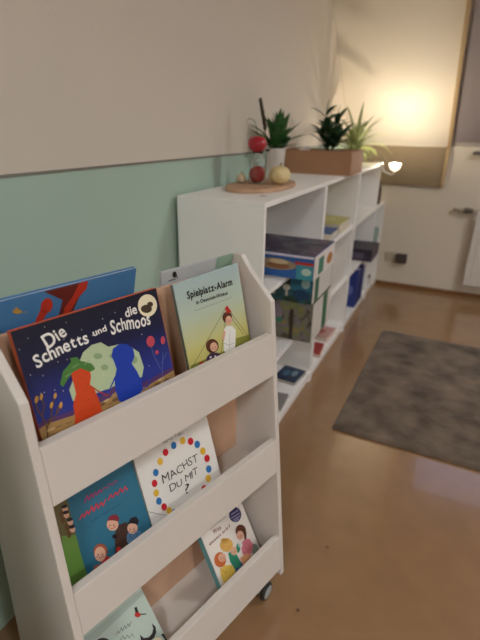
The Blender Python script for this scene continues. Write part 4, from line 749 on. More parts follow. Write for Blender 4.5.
# ------------------------------------------------------------------ picture books
m_page = mat('page_edges', 'ded3c0', rough=0.8)
def emb(objs, name, mats, parent): pass
def book_mesh(root, w, h, t, cover_m, spine_m=None, back_m=None):
    bt = 0.0022
    mb = MB()
    mb.box(0, w, 0, h, -bt, 0, bev=.0006, mi=0)
    mb.box(0, w, 0, h, -t, -t + bt, bev=.0006, mi=2)
    mb.box(0, bt, 0, h, -t, 0, bev=.0006, mi=1)
    mb.build('cover', [cover_m, spine_m or cover_m, back_m or cover_m], root)
    mb = MB(); mb.box(bt + .0002, w - .003, .003, h - .003, -t + bt + .0001, -bt - .0001)
    mb.build('page_block', m_page, root)
def art_mesh(root, items):
    tags = [e for e in items if e[1] == 'greentag']
    if tags:
        items = [e for e in items if e[1] != 'greentag']; mb = MB()
        mb.quad([(x / 1000, y / 1000, .0005) for x, y in tags[0][3]]); mb.build('corner_sticker', pm('greentag'), root)
    cols = []; mb = MB(); nt = 0
    for e in items:
        if e[0] == 'P':
            _, c, ly, pts = e
            if c not in cols: cols.append(c)
            vs = [mb.bm.verts.new((x / 1000, y / 1000, .0003 + .00012 * ly)) for x, y in pts]
            try: f = mb.bm.faces.new(vs)
            except ValueError: continue
            f.normal_update()
            if f.normal.z < 0: f.normal_flip()
            f.material_index = cols.index(c)
    bmesh.ops.triangulate(mb.bm, faces=mb.bm.faces[:])
    if cols: mb.build('cover_picture', [pm(c) for c in cols], root)
    else: mb.bm.free()
    for e in items:
        if e[0] == 'T':
            _, c, ly, txt, (x, y), ang, WW, HH, st = e
            V, F = lettering(txt, WW / 1000, HH / 1000, st)
            mb = MB(); ca, sa = math.cos(ang), math.sin(ang)
            vs = [mb.bm.verts.new((x / 1000 + a * ca - b_ * sa, y / 1000 + a * sa + b_ * ca, .0003 + .00012 * ly)) for a, b_ in V]
            for f in F:
                try: mb.bm.faces.new([vs[i] for i in f])
                except ValueError: pass
            for f in mb.bm.faces:
                f.normal_update()
                if f.normal.z < 0: f.normal_flip()
            mb.build('title' if nt == 0 else 'subtitle', pm(c), root); nt += 1
def trolley_book(key, label, w, h, u0, vf, zf, bk, g, t, cover_m, spine_m=None, back_m=None, name='picture_book'):
    ey0 = Vector((-math.sin(bk), 0, math.cos(bk))); ex0 = Vector((0, 1, 0))     # trolley axes: x = v, y = u
    ex = ex0 * math.cos(g) + ey0 * math.sin(g); ey = -ex0 * math.sin(g) + ey0 * math.cos(g)
    n = ex.cross(ey)
    if bk > 0: zf += t * math.sin(bk)                       # the lower back edge stands on the tray
    M = Matrix(((ex.x, ey.x, n.x, vf), (ex.y, ey.y, n.y, u0), (ex.z, ey.z, n.z, zf), (0, 0, 0, 1)))
    root = thing(name, label, 'book', M=TM @ M, group='picture books in the white trolley')
    book_mesh(root, w, h, t, cover_m, spine_m, back_m)
    art_mesh(root, ART[key])
    return root
pr = lambda k, h: mat('cover_' + k, h, rough=0.36)
EPS = 0.0006
trolley_book('schnetts', 'large picture book with navy night-sky cover, orange and blue shapes, in the top tray', .29, .27, .037, -.008, .768 + EPS, .242, .004, .012, pr('rim', 'b5512f'), pr('redspine', 'c05a36'), pr('redback', 'b85230'))
spg = ramp_mat('cover_playground', [(0.0, 'b8b052'), (0.42, 'cfc87a'), (0.7, 'bccab4'), (1.0, 'abc0c0')], 'Y', 0.0, 0.268)
trolley_book('spiel', 'pale blue and yellow book with two children at a swing frame, top tray', .203, .268, .370, -.012, .768 + EPS, .205, .03, .007, spg, pr('sp_spine', '6f766c'))
trolley_book('blau', 'teal blue picture book with pink title and huddled children, left in the middle tray', .2085, .25, .0185, .005, .478 + EPS, .354, 0, .010, pr('teal', '33718a'), pr('tealspine', '2c4a50'))
trolley_book('machst', 'white book with a ring of red, yellow and blue dots, middle tray', .22, .27, .2305, -.002, .478 + EPS, .304, 0, .010, pr('white', 'e9e4dc'))
trolley_book('was', 'white children\'s book with teal spine and three drawn children, right in the bottom tray', .168, .24, .411, .045, .138 + EPS, .54, 0, .022, pr('whiteb', 'ebe2d8'), pr('turq', '62aab0'))
trolley_book('bl', 'pale mint book with a red and black bird, left in the bottom tray', .2, .2, .027, .046, .138 + EPS, .75, 0, .010, pr('mint', 'bccbbd'))
trolley_book('blue', 'sky blue book with red figure, top edge showing behind the navy night-sky book', .288, .312, .02, -.186, .768 + EPS, -.25, 0, .010, pr('sky', '4a7fae'))
trolley_book('grey', 'pale grey book with green corner, behind the blue and yellow book', .226, .283, .374, -.170, .768 + EPS, -.2, 0, .006, pr('paleg', 'c3c6c6'))

# ------------------------------------------------------------------ shelf units
m_sh = mat('shelf_white', 'f8f4ee', rough=0.5, vary=0.01, vscale=5)
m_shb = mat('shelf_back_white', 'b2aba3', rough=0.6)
XS, XD = 0.02, 0.369; TK = 0.019; SH = 1.097
BOARDS = (.07, .415, .76)
def unit(label, y0, y1, H, boards):
    t = thing('shelf_unit', label, 'shelf', loc=(XS, y0, 0), group='white open shelf units along the green wall')
    D = XD - XS; L = y1 - y0
    for a in (0, L - TK): MB().box(0, D, a, a + TK, 0, H - TK, bev=.0012).build('side_panel', m_sh, t)
    MB().box(0, D, 0, L, H - TK, H, bev=.0015).build('top_panel', m_sh, t)
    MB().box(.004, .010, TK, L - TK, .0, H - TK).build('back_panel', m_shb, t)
    for z in boards: MB().box(.010, D - .002, TK, L - TK, z - TK, z, bev=.001).build('shelf_board', m_sh, t)
    MB().box(D - .03, D - .014, TK, L - TK, 0, boards[0] - TK).build('plinth', m_sh, t)
    return t
U1, U2, U3, U4 = 1.472, 2.258, 3.044, 3.83
unit('white shelf unit nearest the trolley, wooden fruit board on top', U1, U2 - .001, SH, BOARDS)
unit('white shelf unit under the long brown box, second from the trolley', U2, U3 - .001, SH, BOARDS)
unit('white shelf unit under the trailing pale plant, third from the trolley', U3, U4 - .001, SH, BOARDS)
unit('low white shelf unit against the far wall, beyond the glowing lamp', U4, U4 + .445, .76, (.07, .415))

# ------------------------------------------------------------------ games and books in the shelves
def pbox(name, label, cat, x0, x1, y0, y1, z0, z1, base, patches=(), lid=None, group=None, rz=0.0):
    """a cardboard game box: base, lid and the printed pictures on its faces; patches: (face, a0, a1, b0, b1, colour)"""
    cx, cy = (x0 + x1) / 2, (y0 + y1) / 2
    t = thing(name, label, cat, loc=(cx, cy, z0), rz=rz, group=group)
    hx, hy, hz = (x1 - x0) / 2, (y1 - y0) / 2, z1 - z0
    zl = hz * .42
    MB().box(-hx + .002, hx - .002, -hy + .002, hy - .002, 0, hz - .004, bev=.001).build('box_base', base, t)
    MB().box(-hx, hx, -hy, hy, zl, hz, bev=.0015).build('lid', lid or base, t)
    cols = []; mb = MB(); e = .0009; k = 0
    for (face, a0, a1, b0, b1, c, shape) in patches:
        k += 1; o = e + .0002 * k
        if c not in cols: cols.append(c)
        pts2 = [(a0, b0), (a1, b0), (a1, b1), (a0, b1)] if shape == 'r' else [((a0 + a1) / 2 + (a1 - a0) / 2 * math.cos(2 * PI * i / 14), (b0 + b1) / 2 + (b1 - b0) / 2 * math.sin(2 * PI * i / 14)) for i in range(14)]
        P = []
        for a, b_ in pts2:
            A = -1 + 2 * a
            if face == 'n': P.append((A * hx, -hy - o, b_ * hz))
            elif face == 'r': P.append((hx + o, A * hy, b_ * hz))
            elif face == 't': P.append((A * hx, (-1 + 2 * b_) * hy, hz + o))
        mb.quad(P, cols.index(c))
    if cols: mb.build('printed_picture', [mat('boxprint_' + c, c, rough=0.45) for c in cols], t)
    else: mb.bm.free()
    return t
def illus(name, stops, scale):
    """printed picture: patches of several inks"""
    m = bpy.data.materials.new(name); m.use_nodes = True; nt = m.node_tree; b = nt.nodes['Principled BSDF']; b.inputs['Roughness'].default_value = .45
    tc = nt.nodes.new('ShaderNodeTexCoord'); n = nt.nodes.new('ShaderNodeTexNoise'); n.inputs['Scale'].default_value = scale; n.inputs['Detail'].default_value = 5; n.inputs['Distortion'].default_value = 1.2
    cr = nt.nodes.new('ShaderNodeValToRGB'); els = cr.color_ramp.elements
    while len(els) < len(stops): els.new(.5)
    for e, (p_, h) in zip(els, stops): e.position = p_; e.color = hexc(h)
    nt.links.new(tc.outputs['Object'], n.inputs['Vector']); nt.links.new(n.outputs['Fac'], cr.inputs['Fac']); nt.links.new(cr.outputs['Color'], b.inputs['Base Color'])
    MATS[name] = m; return m
illus('boxprint_wood', [(.30, '2c2a1e'), (.42, '54522f'), (.5, '7f7078'), (.58, '6d7a48'), (.68, '9c7a48')], 14)
illus('boxprint_moss', [(.30, '101f18'), (.45, '23402f'), (.55, '2f5d6a'), (.62, '2a4a3a'), (.72, '8a9a86')], 12)
illus('boxprint_lid', [(.36, '2a2236'), (.46, '3d2f4c'), (.52, '5d6a64'), (.58, '4a3048'), (.66, '7d6a84')], 6)
mb_ = lambda n, h: mat('box_' + n, h, rough=0.45)
pbox('game_box', 'blue game box with dark violet lid on the middle shelf of the nearest unit', 'game box', .13, .482, 1.735, 2.05, .761, .862, mb_('blue', '2f63a8'), [
    ('n', .30, .80, .30, .78, '9c8a6a', 'e'), ('n', .42, .72, .35, .60, '8a5a3a', 'e'), ('n', .46, .70, .55, .75, 'c9b48e', 'e'), ('n', .78, 1.0, .62, .74, 'b5342c', 'r'), ('n', .80, 1.0, .02, .62, '3f94a0', 'r'), ('n', .86, .98, .2, .5, 'b7cfc0', 'e'),
    ('n', 0, 1, .90, 1.0, 'd5d2e2', 'r'), ('t', 0, 1, 0, 1, 'lid', 'r'),
    ('r', 0, 1, .0, 1.0, 'e4dcd6', 'r'), ('r', .2, .45, .1, .8, '3a7d62', 'r'), ('r', .6, .9, .2, .7, 'b5742c', 'e')], lid=mb_('bluelid', '2c5a9a'))
grp = 'game boxes stacked on the lower shelf of the nearest unit'
pbox('game_box', 'tall game box printed with a brown and green forest, at the bottom of the stack', 'game box', .10, .452, 1.885, 2.19, .416, .605, mb_('forest', '4a4632'), [
    ('n', .0, 1, .0, 1, 'wood', 'r'), ('n', .25, .6, .35, .9, '8a7a86', 'e'), ('n', .70, .75, .0, .8, '3a2a1c', 'r'), ('n', .5, .6, .4, .55, '3f7a62', 'e'),
    ('r', 0, 1, 0, 1, 'd9d2c8', 'r'), ('r', .55, .8, .0, 1, '2f6a4c', 'r')], lid=mb_('forestlid', '524a3c'), group=grp)
pbox('game_box', 'flat dark green game box with white mushrooms, on top of the forest box', 'game box', .085, .445, 1.875, 2.185, .607, .735, mb_('dkgreen', '20382c'), [
    ('n', 0, 1, 0, 1, 'moss', 'r'), ('n', .45, .56, .45, .66, 'd8cfc4', 'e'), ('n', .62, .72, .40, .62, 'd0d4cc', 'e'), ('n', .49, .52, .2, .5, 'c8bfae', 'r'), ('n', .66, .69, .2, .45, 'c8bfae', 'r'), ('n', .72, 1.0, .45, 1.0, '2f6f86', 'r'), ('n', .75, .97, .1, .5, '1f3f5c', 'e'), ('n', .86, .97, .55, .9, '9fc4bd', 'e'), ('n', .3, .44, .1, .6, '3f6f45', 'e'),
    ('r', 0, 1, 0, 1, 'd9d2c8', 'r'), ('r', .1, .3, .0, 1, '2f6a4c', 'r')], lid=mb_('dkgreenlid', '274234'), group=grp)
def flatbook(label, cx, cy, z, w, d, t, rz, cov, art=(), name='book', group=None, page=True):
    r = thing(name, label, 'book', loc=(cx, cy, z), rz=rz, group=group)
    bt = .002
    mb = MB(); mb.box(-w / 2, w / 2, -d / 2, d / 2, t - bt, t, bev=.0006); mb.box(-w / 2, w / 2, -d / 2, d / 2, 0, bt, bev=.0006); mb.box(-w / 2, -w / 2 + bt, -d / 2, d / 2, 0, t, bev=.0006)
    mb.build('cover', mat('fb_' + cov, cov, rough=0.4), r)
    MB().box(-w / 2 + bt, w / 2 - .003, -d / 2 + .003, d / 2 - .003, bt, t - bt).build('page_block', m_page, r)
    cols = []; mb = MB(); k = 0
    for (a0, a1, b0, b1, c) in art:
        k += 1
        if c not in cols: cols.append(c)
        n = 14
        mb.quad([(((a0 + a1) / 2 - .5 + (a1 - a0) / 2 * math.cos(2 * PI * i / n)) * w, ((b0 + b1) / 2 - .5 + (b1 - b0) / 2 * math.sin(2 * PI * i / n)) * d, t + .0005 + .0002 * k) for i in range(n)], cols.index(c))
    if cols: mb.build('cover_picture', [mat('boxprint_' + c, c, rough=0.45) for c in cols], r)
    else: mb.bm.free()
    return r
def standbook(label, x0, x1, y, t, z, h, cov, lean=0.0, art=(), group=None):
    """a book standing with its spine to the room (+x) and its cover towards the camera (-y)"""
    r = thing('book', label, 'book', loc=(x0, y, z), group=group); r.rotation_euler = (-lean, 0, 0)
    w = x1 - x0; bt = .002
    mb = MB(); mb.box(0, w, 0, bt, 0, h, bev=.0006); mb.box(0, w, t - bt, t, 0, h, bev=.0006); mb.box(w - bt, w, 0, t, 0, h, bev=.0006)
    mb.build('cover', mat('fb_' + cov, cov, rough=0.4), r)
    MB().box(.003, w - bt, bt, t - bt, .003, h - .003).build('page_block', m_page, r)
    cols = []; mb = MB(); k = 0
    for (a0, a1, b0, b1, c) in art:
        k += 1
        if c not in cols: cols.append(c)
        n = 14
        mb.quad([(((a0 + a1) / 2 + (a1 - a0) / 2 * math.cos(2 * PI * i / n)) * w, -.0005 - .0002 * k, ((b0 + b1) / 2 + (b1 - b0) / 2 * math.sin(2 * PI * i / n)) * h) for i in range(n)], cols.index(c))
    if cols: mb.build('cover_picture', [mat('boxprint_' + c, c, rough=0.45) for c in cols], r)
    else: mb.bm.free()
    return r
flatbook('small dark blue book lying flat on the lowest shelf of the nearest unit', .285, 2.135, .0705, .13, .16, .016, -.1, '22344f', [(.2, .5, .3, .7, '3f6a86'), (.55, .8, .4, .8, '7a93a0')])
flatbook('small grey book lying flat on the lowest shelf beside the trolley edge', .29, 1.86, .0705, .13, .15, .012, .08, '8b8682', [(.25, .7, .3, .75, '5d5a5c')])
# second unit
flatbook('yellow book lying open to the light on the middle shelf of the second unit', .20, 2.84, .761, .30, .28, .055, .0, 'c9bf6a', [(.2, .8, .2, .8, 'd8d08a')])
flatbook('blue book lying flat on the middle shelf beside the yellow book', .22, 2.57, .761, .27, .20, .04, .05, '3f5f98', [(.2, .7, .3, .7, '5a7fb0')])
standbook('green book standing behind the divider on the lower shelf of the second unit', .13, .372, 2.30, .022, .416, .285, '2e6b4f')
pbox('storage_box', 'white box with an orange dot on the lower shelf of the second unit', 'box', .06, .35, 2.62, 2.95, .416, .66, mb_('whitebox', 'e0d9d0'), [('n', .70, .86, .52, .72, 'd9885f', 'e')])
flatbook('red book lying flat on the lowest shelf of the second unit', .26, 2.50, .0705, .20, .17, .02, .1, 'a83a36', [(.3, .7, .3, .7, 'c46a5c')])
flatbook('pale pink book lying flat behind the red book on the lowest shelf', .25, 2.76, .0705, .21, .19, .026, -.06, 'c99a92', [(.2, .8, .3, .7, 'a8524a')])
# third unit and the low unit
pg = 'blue books standing on the lowest shelf of the third unit'
for i, (y, tt, h, c, nm) in enumerate(((3.36, .03, .30, '2f3f86', 'indigo book standing first in the row on the lowest shelf of the third unit'), (3.42, .035, .29, '3d4f9a', 'mid blue book standing second in the row on the lowest shelf of the third unit'), (3.50, .03, .31, '2a2f6a', 'dark blue book standing third in the row on the lowest shelf of the third unit'), (3.58, .03, .28, '4a4f8c', 'grey blue book standing last in the row on the lowest shelf of the third unit'))):
    standbook(nm, .12, .372, y, tt, .0705, h, c, group=pg, art=[(.6, .9, .3, .6, '6a78b4')])
pbox('game_box', 'dark violet box lying on the middle shelf by the far wall', 'game box', .14, .44, 3.45, 3.75, .416, .505, mb_('violet', '3c3446'), [('n', .2, .8, .2, .7, '5a4f62', 'r')], lid=mb_('violetlid', '342c3c'))
pbox('storage_box', 'turquoise box in the low unit against the far wall', 'box', .10, .36, 3.88, 4.2, .416, .54, mb_('turqbox', '8aa6a2'))
flatbook('dark violet book lying on the lowest shelf of the low unit', .24, 4.02, .0705, .22, .22, .05, 0, '3a3048')

# ------------------------------------------------------------------ on top of the shelves
TOPZ = SH
# wooden board
bd = MB(); outl = []
for i in range(48):
    a = 2 * PI * i / 48; outl.append((.122 * math.copysign(abs(math.cos(a)) ** .9, math.cos(a)), .235 * math.copysign(abs(math.sin(a)) ** .9, math.sin(a))))
bd.prism(outl, 0, .016, axis=2, bev=.003)
tag(bd.build('serving_board', mat('board_wood', 'c09a7a', rough=0.55, vary=0.12, vscale=18), loc=(.188, 1.88, TOPZ + .0003)), 'oval wooden board with fruit and a glass flask, on the nearest shelf unit', 'board')
BZ = TOPZ + .0165
m_glass = mat('clear_glass', 'ffffff', rough=0.02, trans=1.0, ior=1.45)
# flask with red filling
fl = thing('glass_flask', 'clear conical glass flask with red filling, standing on the wooden board', 'flask', loc=(.172, 1.86, BZ))
def shell(prof, t=.0016): return prof + [(max(r - t, 0), z + (t if i == 0 else 0)) for i, (r, z) in reversed(list(enumerate(prof)))]
MB().lathe(shell([(0, .0005), (.034, .0005), (.038, .008), (.037, .045), (.026, .09), (.019, .115), (.022, .126)]), n=32).build('flask_body', m_glass, fl)
MB().ball((0, 0, .0375), .0345, sz=1.02, n=24).build('red_filling', mat('tomato_red', 'b3201c', rough=0.25), fl)
rb = thing('red_fruit', 'shiny red ball-shaped fruit with a thin curved stalk, resting on the flask mouth', 'fruit', loc=(.168, 1.86, BZ + .125))
def fruitfn(c): return 1 - .10 * max(0, c.z - .75) * 4 - .04 * max(0, -c.z - .8) * 4
MB().ball((0, 0, .032), .0405, sz=.86, fn=fruitfn).build('fruit_skin', mat('fruit_red', 'a81e2c', rough=0.18, coat=0.5), rb)
pts = [(0, 0, .060), (.0, 0, .075), (-.003, -.003, .095), (-.012, -.008, .118), (-.028, -.012, .128), (-.042, -.014, .12), (-.046, -.014, .108)]
MB().tube(pts, .0016, taper=.001, n=8).build('stalk', mat('dry_stalk', '6f6a4c', rough=0.7), rb)
# tall tube vase with reed
tv = thing('tube_vase', 'slim clear glass tube vase behind the flask, holding a dark reed', 'vase', loc=(.172, 1.955, BZ))
MB().lathe(shell([(0, .0005), (.012, .0005), (.013, .005), (.012, .12), (.0135, .132)]), n=24).build('vase_body', m_glass, tv)
rd = thing('reed', 'dark brown-green reed spike standing in the slim glass vase', 'reed', loc=(.172, 1.955, BZ + .004))
MB().tube([(-.004, 0, 0), (.0, .002, .12), (-.010, .0, .20), (-.034, -.003, .30)], .0022, n=8).build('reed_stem', mat('reed_green', '55603a', rough=0.7), rd)
sp = MB()
for i in range(46):
    tt = i / 45; z = .20 + tt * .115
    sp.leaf((-.010 - .027 * tt, 0, z), (math.cos(i * 2.4) * .5, math.sin(i * 2.4) * .5, 1.0), .026 - .008 * tt, .012, .2, n=3)
sp.build('reed_spike', mat('reed_dark', '4a3f2c', rough=0.8), rd)
gd = thing('yellow_gourd', 'pale yellow round gourd with shallow ribs, on the right of the wooden board', 'gourd', loc=(.262, 1.89, BZ))
def gfn(c): return 1 - .035 * abs(math.cos(4 * math.atan2(c.y, c.x))) * (1 - c.z * c.z) - .12 * max(0, abs(c.z) - .85) * 3
MB().ball((0, 0, .0375), .045, sz=.85, fn=gfn, n=48).build('gourd_skin', mat('gourd_yellow', 'e2cd96', rough=0.5), gd)
MB().tube([(0, 0, .07), (.002, 0, .08), (.006, .002, .086)], .005, taper=.0035, n=8).build('gourd_stem', mat('gourd_stem', '8f8450', rough=0.8), gd)
gr = thing('garlic_bulb', 'small cream bulb lying beside the red flask on the board', 'vegetable', loc=(.112, 1.83, BZ))
MB().ball((0, 0, .019), .022, sz=.86, fn=lambda c: (1 - .06 * abs(math.cos(4 * math.atan2(c.y, c.x)))) * (1 + .25 * max(0, c.z - .6))).build('bulb', mat('bulb_cream', 'c9b796', rough=0.6), gr)
MB().tube([(0, 0, .034), (.003, 0, .045), (.009, 0, .052)], .004, taper=.002, n=8).build('bulb_tip', mat('bulb_cream', 'c9b796'), gr)
tag(MB().leaf((0, 0, .002), (.6, .3, .15), .03, .012, .6, n=5).build('dry_leaf', mat('dry_leaf', 'a87d55', rough=0.8), loc=(.295, 1.60, TOPZ)), 'tiny dry leaf lying on the bare white shelf top', 'leaf')

# potted leafy plant behind the board
m_pot = mat('pot_white', 'ded6cc', rough=0.35); m_soil = mat('soil', '3b2c22', rough=0.95)
def pot(parent, r0, r1, h, m, name='pot'):
    MB().lathe([(0, 0), (r0, 0), (r1, h * .95), (r1 + .003, h), (r1 - .004, h), (r1 - .006, h * .86), (0, h * .86)], n=32).build(name, m, parent)
    MB().lathe([(0, h * .86 + .001), (r1 - .007, h * .86 + .001)], n=24).build('soil', m_soil, parent)
pl = thing('potted_plant', 'bushy green strap-leaved plant in a white pot behind the yellow gourd', 'plant', loc=(.115, 2.215, TOPZ + .0004))
pot(pl, .036, .048, .145, m_pot)
lf = MB(); rnd = random.Random(4)
for i in range(46):
    a = rnd.uniform(0, 2 * PI); el = rnd.uniform(.25, 1.5)
    L = rnd.uniform(.12, .20)
    lf.leaf((rnd.uniform(-.015, .015), rnd.uniform(-.015, .015), .13), (math.cos(a) * math.cos(el), math.sin(a) * math.cos(el), math.sin(el) + .25), L, rnd.uniform(.03, .044), rnd.uniform(.3, 1.1))
lf.build('foliage', mat('leaf_green', '3f6a38', rough=0.45, vary=.15, vscale=30), pl)

# long brown box with the second plant in it
BX0, BX1, BY0, BY1, BH = .006, .400, 2.60, 2.90, .125
bx = thing('brown_box', 'long open brown cardboard box on top of the second shelf unit', 'box', loc=((BX0 + BX1) / 2, (BY0 + BY1) / 2, TOPZ + .0004))
hx, hy = (BX1 - BX0) / 2, (BY1 - BY0) / 2
m_card = mat('cardboard_brown', 'a97d5c', rough=0.7, vary=.05, vscale=10)
MB().box(-hx, hx, -hy, -hy + .006, 0, BH).build('box_side', m_card, bx); MB().box(-hx, hx, hy - .006, hy, 0, BH).build('box_side', m_card, bx)
MB().box(-hx, -hx + .006, -hy + .006, hy - .006, 0, BH).build('box_side', m_card, bx); MB().box(hx - .006, hx, -hy + .006, hy - .006, 0, BH).build('box_side', m_card, bx)
MB().box(-hx + .006, hx - .006, -hy + .006, hy - .006, 0, .005).build('box_bottom', m_card, bx)
p2 = thing('potted_plant', 'dark green spiky plant rising out of the long brown box', 'plant', loc=(.235, 2.74, TOPZ + .006))
pot(p2, .05, .062, .115, mat('pot_grey', 'a8a29a', rough=0.5))
lf = MB(); rnd = random.Random(9)
stems = MB()
for sx, sy, sh in ((-.02, .0, .30), (.02, .01, .27), (.0, -.02, .22), (-.035, .02, .2), (.04, -.01, .19)):
    stems.tube([(sx * .4, sy * .4, .09), (sx, sy, .2), (sx * 1.5, sy * 1.5, sh)], .004, taper=.002, n=8)
    for k in range(9):
        tt = k / 8; z = .13 + (sh - .13) * tt; a = k * 2.4 + sx * 40
        lf.leaf((sx * (.7 + .8 * tt), sy * (.7 + .8 * tt), z), (math.cos(a), math.sin(a), .55 + .5 * tt), rnd.uniform(.085, .13), rnd.uniform(.034, .046), rnd.uniform(.2, .9), n=5)
    lf.leaf((sx * 1.5, sy * 1.5, sh), (.1, 0, 1), .085, .02, .1, n=5)
stems.build('stem', mat('stem_green', '4a5a34', rough=0.7), p2)
lf.build('foliage', mat('leaf_dark', '2f5230', rough=0.4, vary=.15, vscale=30), p2)
c2 = thing('cup', 'small white cup rim showing at the left end of the brown box', 'cup', loc=(.10, 2.70, TOPZ + .006))
MB().lathe(shell([(0, 0), (.026, 0), (.034, .10), (.036, .135)], .003), n=28).build('cup_body', m_pot, c2)

# trailing pale plant at the far end
p3 = thing('spider_plant', 'pale trailing plant with arching leaves lit by the lamp, on the far shelf end', 'plant', loc=(.20, 3.58, TOPZ + .0004))
pot(p3, .05, .065, .09, m_pot)
lf = MB(); rnd = random.Random(21)
for i in range(64):
    a = rnd.uniform(0, 2 * PI); el = rnd.uniform(.3, 1.4)
    lf.leaf((0, 0, .075), (math.cos(a) * math.cos(el), math.sin(a) * math.cos(el), math.sin(el) + .2), rnd.uniform(.2, .36), .024, rnd.uniform(1.2, 2.2), n=10)
lf.build('foliage', mat('leaf_pale', 'a3ad72', rough=0.45, vary=.1, vscale=30), p3)

# clip-on uplighter lamp on the shelf edge
lp = thing('clip_lamp', 'small white bowl lamp clipped to the shelf edge, glowing beside the pale plant', 'lamp', loc=(XD, LPY, SH))
m_lw = mat('lamp_white', 'e8e4dc', rough=0.4); m_glow = mat('lamp_shade_glowing', 'f2ecdc', rough=0.4, emit='ffeccb', estr=GLOW)
mb = MB(); mb.box(-.05, .012, -.014, .014, .0004, .010, bev=.001); mb.box(.0008, .012, -.014, .014, -.034, .002, bev=.001); mb.box(-.05, .012, -.014, .014, -.034, -.0195, bev=.001)
mb.build('clamp', m_lw, lp)
HX = LPX - XD; HZ = -.045
MB().tube([(.010, 0, -.02), (.03, 0, -.055), (HX - .02, 0, -.075), (HX, 0, -.062), (HX, 0, HZ)], .005, n=12).build('arm', m_lw, lp)
sh_ = [(.008, HZ), (.026, HZ + .006), (.039, HZ + .024), (.044, HZ + .05)]
MB().lathe(sh_ + [(r - .0025, z + .002) for r, z in reversed(sh_)], n=36, close=True, M=Matrix.Translation((HX, 0, 0))).build('lamp_shade', m_glow, lp)
MB().ball((HX, 0, HZ + .028), .017).build('bulb', mat('bulb_glow', 'ffffff', emit='ffdca0', estr=60.0), lp)
# brown vase and white cup beside it
v1 = thing('brown_vase', 'dark brown vase on the low shelf unit below the pale plant', 'vase', loc=(.325, 4.03, .7605))
MB().lathe([(0, 0), (.03, 0), (.036, .03), (.034, .12), (.022, .17), (.026, .2), (.021, .2), (.018, .17), (.028, .12), (0, .1)], n=28).build('vase_body', mat('vase_brown', '4a3020', rough=0.4), v1)
v2 = thing('cup', 'white cup right in front of the dark brown vase on the low shelf unit', 'cup', loc=(.295, 3.92, .7605))
MB().lathe(shell([(0, 0), (.028, 0), (.036, .02), (.038, .075)], .003), n=28).build('cup_body', m_pot, v2)

# ------------------------------------------------------------------ far wall
bl = thing('roller_blind', 'cream fabric blind lit from below, hanging down the roof slope by the corner', 'blind', loc=(0, 0, 0))
m_fab = mat('blind_fabric', 'e8dfd0', rough=0.8, bump=.2, bscale=300)
mb = MB(); OFF = .012
pr2 = [sl(0, HC - .06, OFF)[1:], sl(0, KNEE + .01, OFF)[1:], (YB - .022, KNEE - .008)]
th2 = .003
pa = pr2 + [(y + th2, z + th2 * (.0 if i else 0)) for i, (y, z) in reversed(list(enumerate(pr2)))]
mb.prism(pa, .0015, .79, axis=0); mb.build('blind_fabric', m_fab, bl)
MB().box(.0015, .79, YB - .0275, YB - .0235, .915, KNEE - .007).build('shaded_lower_fabric', mat('band_shade_tone', '8f7d64', rough=.8, bump=.2, bscale=300), bl)  # shade below the lamp's beam painted into the blind's lower fabric colour
MB().box(.012, .80, YB - .036, YB - .022, .905, .922, bev=.002).build('hem_bar', mat('hem_shade_tone', '87745a', rough=0.6), bl)  # hem darkened with the same painted-in shade as the fabric above it
mb = MB()
pr3 = [sl(0, HC - .06, OFF + .03)[1:], sl(0, KNEE, OFF + .03)[1:], (YB - .055, KNEE - .05), (YB - .05, .905)]
pa = pr3 + [sl(0, KNEE - .05, 0)[1:] if False else (YB - .001, .905), (YB - .001, KNEE), sl(0, HC - .06, 0.002)[1:]]
mb.prism(pa, .79, .815, axis=0, bev=.0015); mb.build('side_rail', mat('rail_wood', 'b59a72', rough=0.5), bl)
# socket
sk = thing('wall_socket', 'double wall socket low on the far wall, one half dark', 'socket', loc=(.43, YB, .275))
MB().box(.0, .09, -.012, -.0005, -.042, .042, bev=.003).build('socket_plate', mat('socket_cream', 'b9ad98', rough=0.5), sk)
mb = MB(); mb.box(.095, .19, -.05, -.0005, -.045, .035, bev=.004); mb.build('adapter', mat('adapter_dark', '4a4038', rough=0.5), sk)
# radiator
rad = thing('radiator', 'white flat panel radiator with valve on the far wall at the right', 'radiator', loc=(0, YB, 0))
RX0, RX1, RZ0, RZ1 = 1.10, 2.1, .125, .74
mb = MB(); mb.box(RX0, RX1, -.10, -.08, RZ0, RZ1, bev=.006)
for i in range(16):
    x = RX0 + .05 + i * .06; mb.box(x, x + .03, -.104, -.099, RZ0 + .04, RZ1 - .04, bev=.002)
m_rad = mat('radiator_white', 'd6cec4', rough=0.45)
mb.build('radiator_panel', m_rad, rad)
MB().tube([(1.95, -.062, .0), (1.95, -.062, RZ0 + .04)], .009, n=12).build('floor_pipe', m_rad, rad)
MB().box(RX0 + .02, RX1 - .02, -.078, -.045, RZ0 + .03, RZ1 - .03, bev=.004).build('rear_panel', m_rad, rad)
MB().tube([(.93, -.05, .735), (1.12, -.05, .735)], .012, n=14).build('pipe', mat('pipe_paint', 'a89a88', rough=0.5), rad)
MB().lathe([(0, 0), (.02, 0), (.022, .02), (.018, .07), (0, .072)], n=20, M=Matrix.Translation((1.00, -.05, .735)) @ Matrix.Rotation(PI / 2, 4, 'Y')).build('valve_head', mat('valve_dark', '5d5248', rough=0.5), rad)
MB().tube([(.93, -.05, .735), (.93, -.004, .735)], .012, n=14).build('wall_pipe', mat('pipe_paint', 'a89a88'), rad)
for x in (RX0 + .12, RX1 - .12): MB().box(x, x + .03, -.045, -.0005, RZ0 + .1, RZ1 - .1).build('bracket', m_rad, rad)

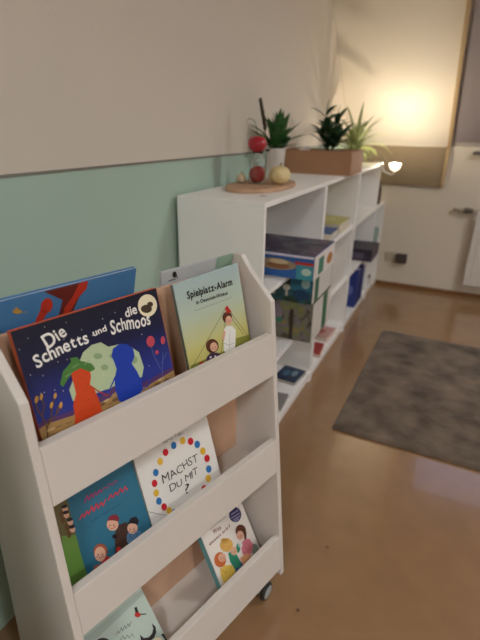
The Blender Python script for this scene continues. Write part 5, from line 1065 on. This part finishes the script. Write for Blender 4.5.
# ------------------------------------------------------------------ rug
N1, N2 = 200, 220
rw, rl = 1.45, 1.30
rm = bmesh.new(); grid = []
for i in range(N1 + 1):
    row = []
    for j in range(N2 + 1):
        x = rw * i / N1; y = rl * j / N2
        ed = min(x, rw - x, y, rl - y)
        k = min(1.0, ed / .012)
        h = .004 + .016 * math.sqrt(k)
        h += k * (.0035 * noise.noise(Vector((x * 90, y * 90, 0))) + .0045 * noise.noise(Vector((x * 14, y * 14, 3))))
        wob = .004 * noise.noise(Vector((x * 40, y * 40, 9)))
        row.append(rm.verts.new((x + wob, y + wob * .7, max(h, .002))))
    grid.append(row)
for i in range(N1):
    for j in range(N2):
        f = rm.faces.new([grid[i][j], grid[i + 1][j], grid[i + 1][j + 1], grid[i][j + 1]]); f.smooth = True
rb_ = MB(); rb_.bm.free(); rb_.bm = rm
m_rug = mat('rug_grey', '6a5b4d', rough=0.95, vary=.5, vscale=7, spec=0.1)
nt = m_rug.node_tree; bs = nt.nodes['Principled BSDF']; bs.inputs['Sheen Weight'].default_value = .4; bs.inputs['Sheen Roughness'].default_value = .4
rug = rb_.build('rug', m_rug, loc=(.602, 1.862, 0)); rug.rotation_euler = (0, 0, -.02)
tag(rug, 'thick grey-brown shaggy rug lying on the floor beside the shelves', 'rug')
for (x, y, lab) in ((.763, 1.187, 'tiny brown crumb on the bare floor in front of the rug'), (.745, .93, 'tiny crumb on the floor near the trolley caster')):
    mb = MB(); mb.ball((0, 0, .003), .005, sx=1.2, sy=.7, sz=.55, n=12, fn=lambda c: 1 + .25 * noise.noise(c * 2)); tag(mb.build('crumb', mat('crumb_brown', '6a4a34', rough=0.9), loc=(x, y, 0)), lab, 'crumb', 'crumbs on the floor')

# ------------------------------------------------------------------ light
pl_ = bpy.data.lights.new('lamp_glow', 'POINT'); pl_.energy = LAMP_W; pl_.color = (1.0, .87, .68); pl_.shadow_soft_size = .02
po = bpy.data.objects.new('lamp_glow', pl_); COL.objects.link(po); po.location = (LPX, LPY, SH + HZ + .047); po['kind'] = 'helper'
w = bpy.data.worlds.new('dusk'); S.world = w; w.use_nodes = True
bg = w.node_tree.nodes['Background']; bg.inputs['Color'].default_value = (.26, .30, .50, 1); bg.inputs['Strength'].default_value = WORLD_E
vs = S.view_settings; vs.view_transform = 'Standard'; vs.look = 'None'; vs.gamma = 1.0; vs.use_curve_mapping = False; vs.exposure = EXPO
S.display_settings.display_device = 'sRGB'
try: S.cycles.use_denoising = True
except Exception: pass
